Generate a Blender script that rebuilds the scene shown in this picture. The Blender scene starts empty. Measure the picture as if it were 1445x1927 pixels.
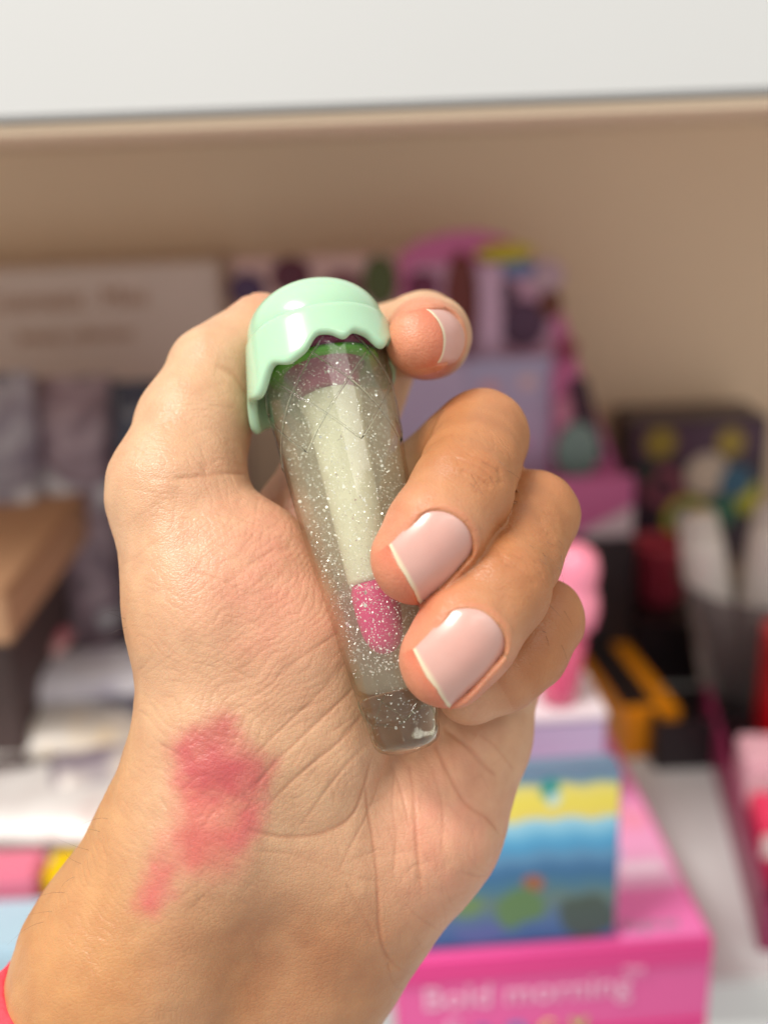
import bpy, bmesh, math, random
import numpy as np
from mathutils import Matrix, Vector

# ------------------------------------------------------------------ camera, light, exposure
scene = bpy.context.scene
W0, H0, FPX = 1445.0, 1927.0, 2000.0          # photograph size and focal length in its pixels
CAMH = 0.339                                   # camera height above the lower shelf board
cam_data = bpy.data.cameras.new("camera")
cam = bpy.data.objects.new("camera", cam_data)
scene.collection.objects.link(cam)
scene.camera = cam
CM = (Matrix.Translation((0, 0, CAMH)) @ Matrix.Rotation(math.radians(90 - 18.9), 4, 'X')
      @ Matrix.Rotation(math.radians(-2.2), 4, 'Z'))
cam.matrix_world = CM
cam_data.sensor_fit = 'VERTICAL'
cam_data.sensor_height = 36.0
cam_data.lens = 36.0 * FPX / H0
cam_data.clip_start = 0.01
cam_data.clip_end = 50
cam_data.dof.use_dof = True
cam_data.dof.focus_distance = 0.193
cam_data.dof.aperture_fstop = cam_data.lens / 1000 / 0.0058

world = bpy.data.worlds.new("World")
scene.world = world
world.use_nodes = True
bgn = world.node_tree.nodes["Background"]
bgn.inputs[0].default_value = (1.0, 0.97, 0.92, 1)
bgn.inputs[1].default_value = 0.65

def area(name, loc, target, sx, sy, power, col=(1, 0.96, 0.90)):
    l = bpy.data.lights.new(name, 'AREA')
    l.shape = 'RECTANGLE'; l.size = sx; l.size_y = sy; l.energy = power; l.color = col
    o = bpy.data.objects.new(name, l)
    scene.collection.objects.link(o)
    o.location = loc
    o.rotation_euler = (Vector(target) - Vector(loc)).to_track_quat('-Z', 'Y').to_euler()
    return o
area("ceiling_light", (-0.75, -0.30, 1.60), (-0.02, 0.2, 0.25), 0.8, 0.35, 32)
area("ceiling_light_far", (0.7, -0.9, 1.75), (0.0, 0.3, 0.2), 1.3, 0.5, 7)

scene.view_settings.view_transform = 'Standard'
scene.view_settings.look = 'None'
scene.view_settings.gamma = 1
scene.view_settings.use_curve_mapping = False
scene.view_settings.exposure = 0.0
scene.cycles.use_denoising = True
scene.cycles.max_bounces = 14
scene.cycles.transmission_bounces = 10
scene.cycles.volume_bounces = 6
scene.cycles.transparent_max_bounces = 12
scene.cycles.sample_clamp_indirect = 6

# ------------------------------------------------------------------ helpers
C = scene.collection
CMn = np.array(CM)
def P(px, py, d):
    """photograph pixel + depth in mm along the view axis -> millimetres in the camera's frame"""
    return np.array([(px - W0 / 2) * d / FPX, -(py - H0 / 2) * d / FPX, -d], float)
def to_world(p):
    p = np.asarray(p, float) * 0.001
    return p @ CMn[:3, :3].T + CMn[:3, 3]
def Wp(px, py, d):
    return Vector(to_world(P(px, py, d)))
def unit(v):
    v = np.asarray(v, float); return v / np.linalg.norm(v)

def link(o, parent=None):
    C.objects.link(o)
    if parent is not None: o.parent = parent
    return o
def mesh_obj(name, verts, faces, mat=None, parent=None, smooth=False):
    me = bpy.data.meshes.new(name)
    me.from_pydata([tuple(v) for v in verts], [], [tuple(f) for f in faces])
    me.update()
    if smooth: me.polygons.foreach_set('use_smooth', [True] * len(me.polygons))
    if mat: me.materials.append(mat)
    return link(bpy.data.objects.new(name, me), parent)
def bm_obj(name, bm, mat=None, parent=None, smooth=False):
    me = bpy.data.meshes.new(name); bm.to_mesh(me); bm.free()
    if smooth: me.polygons.foreach_set('use_smooth', [True] * len(me.polygons))
    if mat: me.materials.append(mat)
    return link(bpy.data.objects.new(name, me), parent)
def tag(o, label=None, cat=None, group=None, kind=None):
    if label: o['label'] = label
    if cat: o['category'] = cat
    if group: o['group'] = group
    if kind: o['kind'] = kind
    return o
def empty(name, loc, rz=0):
    o = bpy.data.objects.new(name, None); C.objects.link(o)
    o.empty_display_size = 0.01
    o.location = loc; o.rotation_euler = (0, 0, rz)
    return o

def new_mat(name):
    m = bpy.data.materials.new(name); m.use_nodes = True
    nt = m.node_tree
    return m, nt, nt.nodes["Principled BSDF"]
def nd(nt, typ, **kw):
    n = nt.nodes.new(typ)
    for k, v in kw.items(): setattr(n, k, v)
    return n
def simple(name, col, rough=0.5, var=0.06, scale=60, metallic=0, coat=0, spec=0.5, bump=0.0):
    m, nt, b = new_mat(name)
    b.inputs['Roughness'].default_value = rough
    b.inputs['Metallic'].default_value = metallic
    b.inputs['Coat Weight'].default_value = coat
    b.inputs['Specular IOR Level'].default_value = spec
    tc = nd(nt, 'ShaderNodeTexCoord'); no = nd(nt, 'ShaderNodeTexNoise')
    no.inputs['Scale'].default_value = scale; no.inputs['Detail'].default_value = 4
    nt.links.new(tc.outputs['Object'], no.inputs['Vector'])
    mr = nd(nt, 'ShaderNodeMapRange')
    mr.inputs['To Min'].default_value = 1 - var; mr.inputs['To Max'].default_value = 1 + var
    nt.links.new(no.outputs['Fac'], mr.inputs['Value'])
    mx = nd(nt, 'ShaderNodeVectorMath', operation='SCALE')
    mx.inputs[0].default_value = col[:3]
    nt.links.new(mr.outputs[0], mx.inputs['Scale'])
    nt.links.new(mx.outputs[0], b.inputs['Base Color'])
    if bump:
        bp = nd(nt, 'ShaderNodeBump'); bp.inputs['Strength'].default_value = bump
        bp.inputs['Distance'].default_value = 0.0005
        nt.links.new(no.outputs['Fac'], bp.inputs['Height']); nt.links.new(bp.outputs[0], b.inputs['Normal'])
    return m
def srgb(r, g, b):
    f = lambda c: (c / 255 / 12.92) if c / 255 <= 0.04045 else ((c / 255 + 0.055) / 1.055) ** 2.4
    return (f(r), f(g), f(b))

# ------------------------------------------------------------------ signed distance modelling of the hand
def round_cone(p, a, b, r1, r2):
    ba = b - a; l2 = ba @ ba; rr = r1 - r2; a2 = l2 - rr * rr; il2 = 1 / l2
    pa = p - a; y = pa @ ba; z = y - l2
    x = pa * l2 - y[:, None] * ba
    x2 = np.einsum('ij,ij->i', x, x); y2 = y * y * l2; z2 = z * z * l2
    k = math.copysign(1, rr) * rr * rr * x2
    out = (np.sqrt(np.maximum(x2 * a2 * il2, 0)) + y * rr) * il2 - r1
    c1 = np.sign(z) * a2 * z2 > k
    c2 = (~c1) & (np.sign(y) * a2 * y2 < k)
    out[c1] = np.sqrt(x2[c1] + z2[c1]) * il2 - r2
    out[c2] = np.sqrt(x2[c2] + y2[c2]) * il2 - r1
    return out
def smin(a, b, k):
    h = np.clip(0.5 + 0.5 * (b - a) / k, 0, 1)
    return b + (a - b) * h - k * h * (1 - h)
def ellipsoid(p, c, ax, r):
    q = (p - c) @ np.array(ax).T            # rows of ax are the axes
    r = np.array(r)
    k0 = np.linalg.norm(q / r, axis=1); k1 = np.linalg.norm(q / (r * r), axis=1)
    return k0 * (k0 - 1) / np.maximum(k1, 1e-9)

def chain(pts):
    """[(px,py,d,r)...] -> list of cones"""
    out = []
    for (x0, y0, d0, r0), (x1, y1, d1, r1) in zip(pts[:-1], pts[1:]):
        out.append((P(x0, y0, d0), P(x1, y1, d1), r0, r1))
    return out

# palm, wrist, thumb base, metacarpals and first finger bones: one softly blended mass
PALM = []
PALM += chain([(95, 2130, 214, 20), (262, 1820, 209, 22), (400, 1560, 207, 21)])
PALM += chain([(320, 2180, 236, 22), (500, 1850, 221, 22), (590, 1600, 214, 20)])
PALM += chain([(400, 1560, 207, 17.5), (440, 1400, 206, 17.5), (408, 1150, 206, 16), (332, 925, 209, 13.4)])  # thumb side
PALM += chain([(480, 1060, 206, 11.5), (535, 1220, 206, 13.5), (585, 1400, 209, 14.5), (560, 1560, 211, 16)])  # ball of the thumb
PALM += chain([(882, 1390, 222, 13.2), (785, 1555, 217, 15.6), (612, 1765, 219, 18.5)])                         # heel under the little finger
PALM += chain([(690, 1480, 224, 14), (640, 1650, 216, 18)])
PALM += chain([(560, 1450, 226, 12), (575, 1000, 232, 12.5)])
PALM += chain([(640, 1450, 230, 12), (690, 1020, 238, 12)])
PALM += chain([(700, 1480, 230, 12), (800, 1130, 234, 12)])
PALM += chain([(780, 1480, 228, 11), (915, 1270, 226, 11)])
PALM_K = 7.0
FIRST = []
FIRST += chain([(575, 1000, 232, 11.5), (720, 650, 246, 9.2)])
FIRST += chain([(690, 1020, 238, 11), (905, 822, 213, 9.6)])
FIRST += chain([(800, 1130, 234, 11), (1002, 972, 211, 9.2)])
FIRST += chain([(915, 1270, 226, 10), (1022, 1165, 207, 8.0)])
THUMB = chain([(334, 925, 209, 13.0), (366, 800, 214, 11.2), (404, 697, 219, 9.3)])
THUMB_TIP = chain([(404, 697, 219, 9.3), (446, 664, 222, 8.0), (481, 619, 226, 6.5), (494, 596, 228, 5.0)])
INDEX = chain([(720, 650, 246, 9.2), (795, 628, 232, 8.8), (807, 634, 222, 8.4), (801, 637, 214, 7.8), (791, 641, 207, 6.8)])
MIDDLE = chain([(905, 822, 213, 9.6), (885, 880, 200, 8.9), (868, 925, 192, 9.0), (822, 1000, 187.5, 8.9), (785, 1052, 186.5, 8.2)])
RING = chain([(1002, 972, 211, 9.2), (968, 1045, 198, 8.6), (940, 1105, 190, 8.9), (880, 1190, 185, 8.8), (841, 1243, 184, 8.3)])
PINKY = chain([(1022, 1165, 207, 8.0), (990, 1225, 205, 7.6), (945, 1265, 204, 7.4), (885, 1300, 204, 6.6)])

class Nail:
    def __init__(s, c, t, n, w, l, rs=6.4, rt=20, edge=0.95, skew=0.0):
        s.c = np.asarray(c, float); s.n = unit(n); t = np.asarray(t, float)
        s.t = unit(t - (t @ s.n) * s.n); s.s = np.cross(s.n, s.t)
        s.w, s.l, s.rs, s.rt, s.edge, s.skew = w, l, rs, rt, edge, skew
    def loc(s, p):
        q = p - s.c
        return q @ s.s, q @ s.t, q @ s.n
    def height(s, u, v):
        return -(u * u) / (2 * s.rs) - (v * v) / (2 * s.rt)
    def root(s, u):
        x = np.clip(np.abs(2 * u / s.w), 0, 1)
        return -s.l / 2 + 0.42 * s.w * (1 - np.sqrt(np.maximum(1 - x ** 2.2, 0)))
    def foot(s, u, v):
        """approximate distance to the nail's outline, negative inside"""
        a = np.abs(u) - s.w / 2
        r = s.root(u) - v
        f = v - s.l / 2 - s.skew * u
        return np.maximum(np.maximum(a, r * 0.9), f)
def tip_nail(ch, t, n, back, lift, w, l, side=0.0, **kw):
    tip = ch[-1][1]; r = ch[-1][3]; n = unit(n); t = np.asarray(t, float); t = unit(t - (t @ n) * n)
    return Nail(tip + n * r * lift - t * back + np.cross(n, t) * side, t, n, w, l, **kw)
NAILS = {
    'index':  tip_nail(INDEX, (-0.50, -0.14, 0.86), (0.84, 0.13, 0.50), 2.6, 0.98, 11.2, 10.4, rs=6.2, skew=0.0),
    'middle': tip_nail(MIDDLE, (-0.66, -0.75, 0.02), (0.22, -0.22, 0.95), 3.2, 0.99, 12.3, 14.4, side=-1.0, skew=0.34),
    'ring':   tip_nail(RING, (-0.66, -0.75, 0.0), (0.16, -0.15, 0.97), 3.3, 0.99, 12.5, 15.6, side=-1.1, skew=0.30),
    'thumb':  tip_nail(THUMB_TIP, (0.55, 0.72, -0.3), (-0.80, 0.55, 0.05), 3.4, 0.95, 9.0, 11.0),
}

def group(p, cones, k):
    d = None
    for a, b, r1, r2 in cones:
        e = round_cone(p, a, b, r1, r2)
        d = e if d is None else smin(d, e, k)
    return d
def nail_bed(d, p, nl):
    u, v, h = nl.loc(p)
    f = nl.foot(u, v)
    hs = h - nl.height(u, v)
    bed = np.maximum(np.maximum(hs + 0.35, -hs - 5.0), np.maximum(f + 0.5, v - nl.skew * u - (nl.l / 2 - nl.edge)))
    d = smin(d, bed, 1.2)
    cut = np.maximum(np.maximum(f + 0.40, -(hs + 0.30)), hs - 2.5)     # carve the skin that would cover the plate
    d = -smin(-d, cut, 0.5)
    rim = np.exp(-((f - 0.75) / 0.55) ** 2) * np.exp(-((hs - 0.2) / 1.6) ** 2) * sstep(nl.l / 2 - nl.edge, nl.l / 2 - nl.edge - 2.0, v - nl.skew * u)
    return d - 0.28 * rim
def hand_sdf(p):
    p = np.asarray(p, float)
    palm = group(p, PALM, PALM_K)
    for a, b, r1, r2 in FIRST: palm = smin(palm, round_cone(p, a, b, r1, r2), 3.0)
    th = group(p, THUMB, 2.0)
    th = smin(th, nail_bed(group(p, THUMB_TIP, 2.5), p, NAILS['thumb']), 1.5)
    d = smin(palm, th, 3.0)
    for nm, ch in (('index', INDEX), ('middle', MIDDLE), ('ring', RING), (None, PINKY)):
        f = group(p, ch, 2.0)
        if nm: f = nail_bed(f, p, NAILS[nm])
        d = smin(d, f, 0.5)
    return d

def sdf_chunks(p, n=200000):
    return np.concatenate([hand_sdf(p[i:i + n]) for i in range(0, len(p), n)])

def surface_nets(lo, hi, h):
    nx, ny, nz = [int(math.ceil((hi[i] - lo[i]) / h)) + 1 for i in range(3)]
    xs = lo[0] + h * np.arange(nx); ys = lo[1] + h * np.arange(ny); zs = lo[2] + h * np.arange(nz)
    G = np.stack(np.meshgrid(xs, ys, zs, indexing='ij'), -1).reshape(-1, 3)
    v = sdf_chunks(G).reshape(nx, ny, nz)
    s = v < 0
    cs = np.zeros((nx - 1, ny - 1, nz - 1), np.int8)
    corner = [(i, j, k) for i in (0, 1) for j in (0, 1) for k in (0, 1)]
    for i, j, k in corner: cs += s[i:nx - 1 + i, j:ny - 1 + j, k:nz - 1 + k]
    act = (cs > 0) & (cs < 8)
    idx = -np.ones(act.shape, int); ci = np.argwhere(act); idx[act] = np.arange(len(ci))
    acc = np.zeros((len(ci), 3)); cnt = np.zeros(len(ci))
    for a in corner:
        for ax in range(3):
            if a[ax]: continue
            b = list(a); b[ax] = 1
            va = v[ci[:, 0] + a[0], ci[:, 1] + a[1], ci[:, 2] + a[2]]
            vb = v[ci[:, 0] + b[0], ci[:, 1] + b[1], ci[:, 2] + b[2]]
            m = (va < 0) != (vb < 0)
            t = np.where(m, va / np.where(m, va - vb, 1), 0)
            pt = np.tile(np.array(a, float), (len(ci), 1)); pt[:, ax] += t
            acc[m] += pt[m]; cnt[m] += 1
    V = np.array(lo) + h * (ci + acc / cnt[:, None])
    quads = []
    for ax in range(3):
        o1, o2 = (ax + 1) % 3, (ax + 2) % 3
        sl0 = [slice(None)] * 3; sl1 = [slice(None)] * 3
        sl0[ax] = slice(0, -1); sl1[ax] = slice(1, None)
        for o in (o1, o2):
            sl0[o] = slice(1, -1); sl1[o] = slice(1, -1)
        a = s[tuple(sl0)]; b = s[tuple(sl1)]
        e = np.argwhere(a != b)
        ins = a[tuple(e.T)]
        base = e.copy(); base[:, o1] += 1; base[:, o2] += 1
        def cell(d1, d2):
            q = base.copy(); q[:, o1] -= d1; q[:, o2] -= d2
            return idx[tuple(q.T)]
        q = np.stack([cell(1, 1), cell(0, 1), cell(0, 0), cell(1, 0)], 1)
        q[~ins] = q[~ins][:, ::-1]
        quads.append(q)
    Q = np.concatenate(quads)
    return V, Q[(Q >= 0).all(1)]

def surf_hits(pts, d0=165.0, d1=250.0):
    """first points of the hand along the rays through photograph pixels (nan where there is none)"""
    pts = np.asarray(pts, float); rays = np.stack([P(x, y, 1.0) for x, y in pts]); d = np.full(len(pts), d0)
    for _ in range(70):
        f = hand_sdf(rays * d[:, None]); d += np.where(np.abs(f) < 0.05, 0, np.maximum(f * 0.85, -1))
    out = rays * d[:, None]; out[(d > d1) | (np.abs(hand_sdf(out)) > 0.5)] = np.nan
    return out

# ------------------------------------------------------------------ skin material
def skin_material():
    m, nt, b = new_mat("skin")
    at = nd(nt, 'ShaderNodeAttribute', attribute_name='skin')
    tc = nd(nt, 'ShaderNodeTexCoord')
    n1 = nd(nt, 'ShaderNodeTexNoise'); n1.inputs['Scale'].default_value = 170; n1.inputs['Detail'].default_value = 5
    n2 = nd(nt, 'ShaderNodeTexNoise'); n2.inputs['Scale'].default_value = 900; n2.inputs['Detail'].default_value = 3
    for n in (n1, n2): nt.links.new(tc.outputs['Object'], n.inputs['Vector'])
    r1 = nd(nt, 'ShaderNodeMapRange'); r1.inputs['From Min'].default_value = 0.3; r1.inputs['From Max'].default_value = 0.7
    r1.inputs['To Min'].default_value = 0.0; r1.inputs['To Max'].default_value = 1.0
    nt.links.new(n1.outputs['Fac'], r1.inputs['Value'])
    mx = nd(nt, 'ShaderNodeMix', data_type='RGBA', blend_type='MULTIPLY')
    rr = nd(nt, 'ShaderNodeValToRGB')
    rr.color_ramp.elements[0].color = (0.93, 0.86, 0.84, 1); rr.color_ramp.elements[1].color = (1.06, 1.06, 1.05, 1)
    nt.links.new(r1.outputs[0], rr.inputs['Fac'])
    mx.inputs['Factor'].default_value = 1
    nt.links.new(at.outputs['Color'], mx.inputs['A']); nt.links.new(rr.outputs['Color'], mx.inputs['B'])
    nt.links.new(mx.outputs['Result'], b.inputs['Base Color'])
    b.inputs['Subsurface Weight'].default_value = 0.35
    b.inputs['Subsurface Radius'].default_value = (1.0, 0.34, 0.18)
    b.inputs['Subsurface Scale'].default_value = 0.0022
    b.inputs['Roughness'].default_value = 0.40
    b.inputs['Specular IOR Level'].default_value = 0.45
    # fine skin relief: stretched cells in two directions
    hs = []
    for rot, sc in (((0.3, 0.2, 0.9), (900, 2100, 1100)), ((0.5, -0.3, -0.7), (800, 1900, 900))):
        mp = nd(nt, 'ShaderNodeMapping'); mp.inputs['Rotation'].default_value = rot; mp.inputs['Scale'].default_value = sc
        nt.links.new(tc.outputs['Object'], mp.inputs['Vector'])
        vo = nd(nt, 'ShaderNodeTexVoronoi', feature='DISTANCE_TO_EDGE'); vo.inputs['Scale'].default_value = 1.0
        nt.links.new(mp.outputs[0], vo.inputs['Vector'])
        mr = nd(nt, 'ShaderNodeMapRange'); mr.inputs['From Max'].default_value = 0.16
        nt.links.new(vo.outputs['Distance'], mr.inputs['Value']); hs.append(mr)
    ad = nd(nt, 'ShaderNodeMath', operation='ADD')
    nt.links.new(hs[0].outputs[0], ad.inputs[0]); nt.links.new(hs[1].outputs[0], ad.inputs[1])
    ad2 = nd(nt, 'ShaderNodeMath', operation='ADD')
    nt.links.new(ad.outputs[0], ad2.inputs[0]); nt.links.new(n2.outputs['Fac'], ad2.inputs[1])
    bp = nd(nt, 'ShaderNodeBump'); bp.inputs['Strength'].default_value = 0.22; bp.inputs['Distance'].default_value = 0.00020
    nt.links.new(ad2.outputs[0], bp.inputs['Height']); nt.links.new(bp.outputs[0], b.inputs['Normal'])
    return m

def nail_material():
    m, nt, b = new_mat("nail")
    at = nd(nt, 'ShaderNodeAttribute', attribute_name='nailcol')
    tc = nd(nt, 'ShaderNodeTexCoord'); no = nd(nt, 'ShaderNodeTexNoise'); no.inputs['Scale'].default_value = 300
    nt.links.new(tc.outputs['Object'], no.inputs['Vector'])
    mr = nd(nt, 'ShaderNodeMapRange'); mr.inputs['To Min'].default_value = 0.95; mr.inputs['To Max'].default_value = 1.05
    nt.links.new(no.outputs['Fac'], mr.inputs['Value'])
    sc = nd(nt, 'ShaderNodeVectorMath', operation='SCALE')
    nt.links.new(at.outputs['Color'], sc.inputs[0]); nt.links.new(mr.outputs[0], sc.inputs['Scale'])
    nt.links.new(sc.outputs[0], b.inputs['Base Color'])
    b.inputs['Roughness'].default_value = 0.3
    b.inputs['Coat Weight'].default_value = 0.15
    b.inputs['Subsurface Weight'].default_value = 0.2
    b.inputs['Subsurface Radius'].default_value = (1, 0.5, 0.4); b.inputs['Subsurface Scale'].default_value = 0.001
    return m

# creases of the palm and fingers: polylines in photograph pixels, width mm, depth mm
CREASES = [
    ([(700, 1430), (690, 1480), (665, 1540), (610, 1570), (540, 1580), (470, 1560)], 0.45, 0.45),
    ([(770, 1430), (778, 1500), (785, 1590), (795, 1680)], 0.45, 0.40),
    ([(690, 1480), (702, 1560), (712, 1660), (712, 1770), (735, 1820), (790, 1840)], 0.45, 0.42),
    ([(835, 1370), (880, 1400), (910, 1440), (935, 1462)], 0.55, 0.55),
    ([(815, 1390), (850, 1470), (880, 1520), (920, 1535), (945, 1575)], 0.45, 0.40),
    ([(960, 1320), (985, 1330), (1004, 1345)], 0.5, 0.5),
    ([(655, 1240), (600, 1310), (540, 1360), (480, 1420)], 0.35, 0.22),
    ([(672, 1290), (600, 1360), (530, 1420), (480, 1480)], 0.40, 0.28),
    ([(690, 1340), (640, 1400), (560, 1460), (500, 1520)], 0.40, 0.28),
    ([(640, 1190), (560, 1240), (480, 1310), (420, 1350)], 0.30, 0.16),
    ([(700, 1390), (650, 1440), (600, 1500), (560, 1560)], 0.35, 0.22),
    ([(740, 1430), (762, 1500), (770, 1560)], 0.35, 0.25),
    ([(470, 890), (430, 885), (380, 895), (330, 900)], 0.5, 0.30),
    ([(466, 742), (448, 715), (425, 698), (402, 690)], 0.9, 0.32),
    ([(720, 1660), (650, 1650), (560, 1610), (480, 1600)], 0.35, 0.15),
    ([(712, 1770), (680, 1720), (650, 1660)], 0.35, 0.2),
    ([(730, 1810), (735, 1850), (760, 1870)], 0.4, 0.25),
    ([(800, 1420), (822, 1470), (836, 1540), (830, 1620)], 0.4, 0.2), ([(745, 1440), (735, 1510), (748, 1580), (742, 1650)], 0.35, 0.2),
    ([(715, 1450), (700, 1520), (660, 1590), (640, 1640)], 0.35, 0.2), ([(900, 1380), (935, 1405), (965, 1450)], 0.4, 0.25),
    ([(870, 1640), (905, 1655), (930, 1640)], 0.4, 0.2), ([(760, 1700), (790, 1730), (840, 1760)], 0.35, 0.16),
    # knuckle wrinkles
    ([(860, 865), (900, 880), (935, 905)], 0.3, 0.24), ([(868, 880), (900, 893), (930, 918)], 0.3, 0.24),
    ([(875, 850), (910, 865), (945, 890)], 0.3, 0.20),
    ([(950, 1060), (985, 1075), (1010, 1100)], 0.3, 0.20), ([(955, 1040), (990, 1055), (1020, 1085)], 0.3, 0.20),
]
rng = np.random.default_rng(5)
def fine_lines(n, x0, x1, y0, y1, angs, L0, L1, w, d0, d1):
    """short fine skin lines, each a little bent, running in a few main directions"""
    for k in range(n):
        x, y = rng.uniform(x0, x1), rng.uniform(y0, y1)
        a = math.radians(angs[k % len(angs)] + rng.normal(0, 9)); L = rng.uniform(L0, L1); bend = rng.normal(0, 0.12)
        pts = []
        for q in np.linspace(-1, 1, 6):
            aa = a + bend * q
            pts.append((x + math.cos(aa) * L * q + rng.normal(0, 1.2), y + math.sin(aa) * L * q + rng.normal(0, 1.2)))
        CREASES.append((pts, w * rng.uniform(0.8, 1.3), rng.uniform(d0, d1)))
fine_lines(46, 250, 640, 930, 1540, (-42, -36, 30, 84), 18, 75, 0.22, 0.05, 0.15)
fine_lines(30, 300, 520, 1330, 1740, (22, 34, -40), 12, 42, 0.22, 0.06, 0.15)
fine_lines(26, 110, 640, 1560, 1900, (62, 48, 25), 12, 45, 0.24, 0.05, 0.12)
fine_lines(30, 690, 960, 1440, 1800, (80, 100, 55, 150), 15, 60, 0.24, 0.05, 0.14)
fine_lines(24, 270, 450, 760, 930, (-15, 5, 60), 12, 40, 0.22, 0.05, 0.12)
fine_lines(22, 850, 960, 800, 930, (35, 20, 70), 8, 24, 0.22, 0.06, 0.14)
fine_lines(22, 930, 1060, 960, 1110, (40, 25, 75), 8, 24, 0.22, 0.06, 0.14)

def seg_dist(p, a, b):
    ab = b - a; t = np.clip(((p - a) @ ab) / (ab @ ab + 1e-9), 0, 1)
    return np.linalg.norm(p - a - t[:, None] * ab, axis=1), t

def value_noise(p, scale, seed=0):
    r = np.random.default_rng(seed); tab = r.random((32, 32, 32))
    q = p / scale; i = np.floor(q).astype(int); f = q - i; f = f * f * (3 - 2 * f)
    out = np.zeros(len(p))
    for dx in (0, 1):
        for dy in (0, 1):
            for dz in (0, 1):
                w = (f[:, 0] if dx else 1 - f[:, 0]) * (f[:, 1] if dy else 1 - f[:, 1]) * (f[:, 2] if dz else 1 - f[:, 2])
                out += w * tab[(i[:, 0] + dx) % 32, (i[:, 1] + dy) % 32, (i[:, 2] + dz) % 32]
    return out

def sstep(a, b, x):
    t = np.clip((x - a) / (b - a), 0, 1); return t * t * (3 - 2 * t)

def build_hand():
    lo = np.array(P(0, 0, 0)); lo = np.array([-80, -125, -252.]); hi = np.array([45, 55, -172.]); lo[1] = -132
    V, Q = surface_nets(lo, hi, 1.15)
    me = bpy.data.meshes.new('person')
    me.from_pydata(V.tolist(), [], Q.tolist()); me.update()
    ob = bpy.data.objects.new('person', me); C.objects.link(ob)
    md = ob.modifiers.new('s', 'SUBSURF'); md.levels = 2; md.render_levels = 2
    dg = bpy.context.evaluated_depsgraph_get()
    me2 = bpy.data.meshes.new_from_object(ob.evaluated_get(dg))
    ob.modifiers.clear(); ob.data = me2; bpy.data.meshes.remove(me); me2.name = 'person'
    n = len(me2.vertices)
    co = np.empty(n * 3); me2.vertices.foreach_get('co', co); co = co.reshape(-1, 3)
    def normals():
        me2.vertices.foreach_set('co', co.reshape(-1)); me2.update()
        nn = np.empty(n * 3); me2.vertices.foreach_get('normal', nn); return nn.reshape(-1, 3)
    nn = normals()
    for _ in range(2):
        co -= nn * np.clip(sdf_chunks(co), -0.6, 0.6)[:, None]
    nn = normals()
    # ---- displacement: creases, pores and soft unevenness
    disp = (value_noise(co, 5.0, 1) - 0.5) * 0.35 + (value_noise(co, 2.0, 2) - 0.5) * 0.10
    crease = np.zeros(n)
    dd_ = -co[:, 2]; qx = co[:, 0] / dd_ * FPX + W0 / 2; qy = -co[:, 1] / dd_ * FPX + H0 / 2
    for k, (ang, sp, amp, cx, cy, rx, ry) in enumerate(((-40, 17, .07, 520, 1230, 200, 330), (33, 19, .06, 380, 1300, 190, 420), (82, 15, .055, 450, 1010, 170, 150), (58, 14, .07, 290, 1680, 260, 260),
                                                        (20, 13, .07, 420, 1560, 160, 180), (75, 21, .05, 800, 1580, 190, 260), (40, 9, .06, 905, 880, 70, 70), (45, 9, .06, 1000, 1060, 70, 80), (8, 16, .05, 350, 820, 110, 130))):
        c_, s_ = math.cos(math.radians(ang)), math.sin(math.radians(ang))
        wv = (value_noise(co, 6.0, 20 + k) - 0.5) * 2.6 + (value_noise(co, 2.5, 40 + k) - 0.5) * 0.9
        f_ = (-qx * s_ + qy * c_) / sp + wv; f_ = np.abs(f_ - np.round(f_))
        on = np.exp(-((qx - cx) / rx) ** 4 - ((qy - cy) / ry) ** 4) * np.clip(value_noise(co, 3.2, 60 + k) * 1.9 - 0.35, 0, 1) * (nn[:, 2] > 0)
        g_ = np.exp(-(f_ / 0.13) ** 2) * on
        disp -= 1.15 * amp * g_; crease = np.maximum(crease, g_ * 0.22)
    def chaikin(pts):
        for _ in range(2):
            q = [pts[0]]
            for a, b in zip(pts[:-1], pts[1:]):
                q += [(a[0] * .75 + b[0] * .25, a[1] * .75 + b[1] * .25), (a[0] * .25 + b[0] * .75, a[1] * .25 + b[1] * .75)]
            pts = q + [pts[-1]]
        return pts
    jr = np.random.default_rng(9)
    LINES = [(chaikin([(x + jr.normal(0, 1.8), y + jr.normal(0, 1.8)) for x, y in pts]) if dep > 0.14 else pts, w * (0.85 if dep > 0.14 else 1), dep) for pts, w, dep in CREASES]
    hits = surf_hits([q for pts, _, _ in LINES for q in pts]); pos = 0
    for pts, w, dep in LINES:
        P3 = hits[pos:pos + len(pts)]; pos += len(pts)
        P3 = list(P3[~np.isnan(P3).any(1)])
        if len(P3) < 2: continue
        A = np.array(P3)
        if np.linalg.norm(np.diff(A, axis=0), axis=1).max() > 16: continue
        m = np.all((co > A.min(0) - 3) & (co < A.max(0) + 3), axis=1)
        ids = np.nonzero(m)[0]
        if not len(ids): continue
        best = np.full(len(ids), 9.0); along = np.zeros(len(ids)); ns = len(P3) - 1
        for k in range(ns):
            d, t = seg_dist(co[ids], P3[k], P3[k + 1])
            u = (k + t) / ns
            c = d < best; best[c] = d[c]; along[c] = u[c]
        fade = np.clip(np.minimum(along, 1 - along) * 5 + 0.15, 0, 1)
        g = np.exp(-(best / w) ** 2) * fade
        vary = 0.65 + 0.35 * np.sin(along * 9 + pos)
        disp[ids] -= 0.72 * dep * vary * g + 0.30 * dep * np.exp(-(best / (4 * w)) ** 2) * fade
        crease[ids] = np.maximum(crease[ids], g * min(dep / 0.4, 1))
    co += nn * disp[:, None]
    nn = normals()
    # ---- colour of the skin, with some shade painted into the lower wrist
    d = -co[:, 2]; px = co[:, 0] / d * FPX + W0 / 2; py = -co[:, 1] / d * FPX + H0 / 2
    front = nn[:, 2] > -0.15
    base = np.tile(np.array(srgb(205, 165, 131)), (n, 1))
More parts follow.
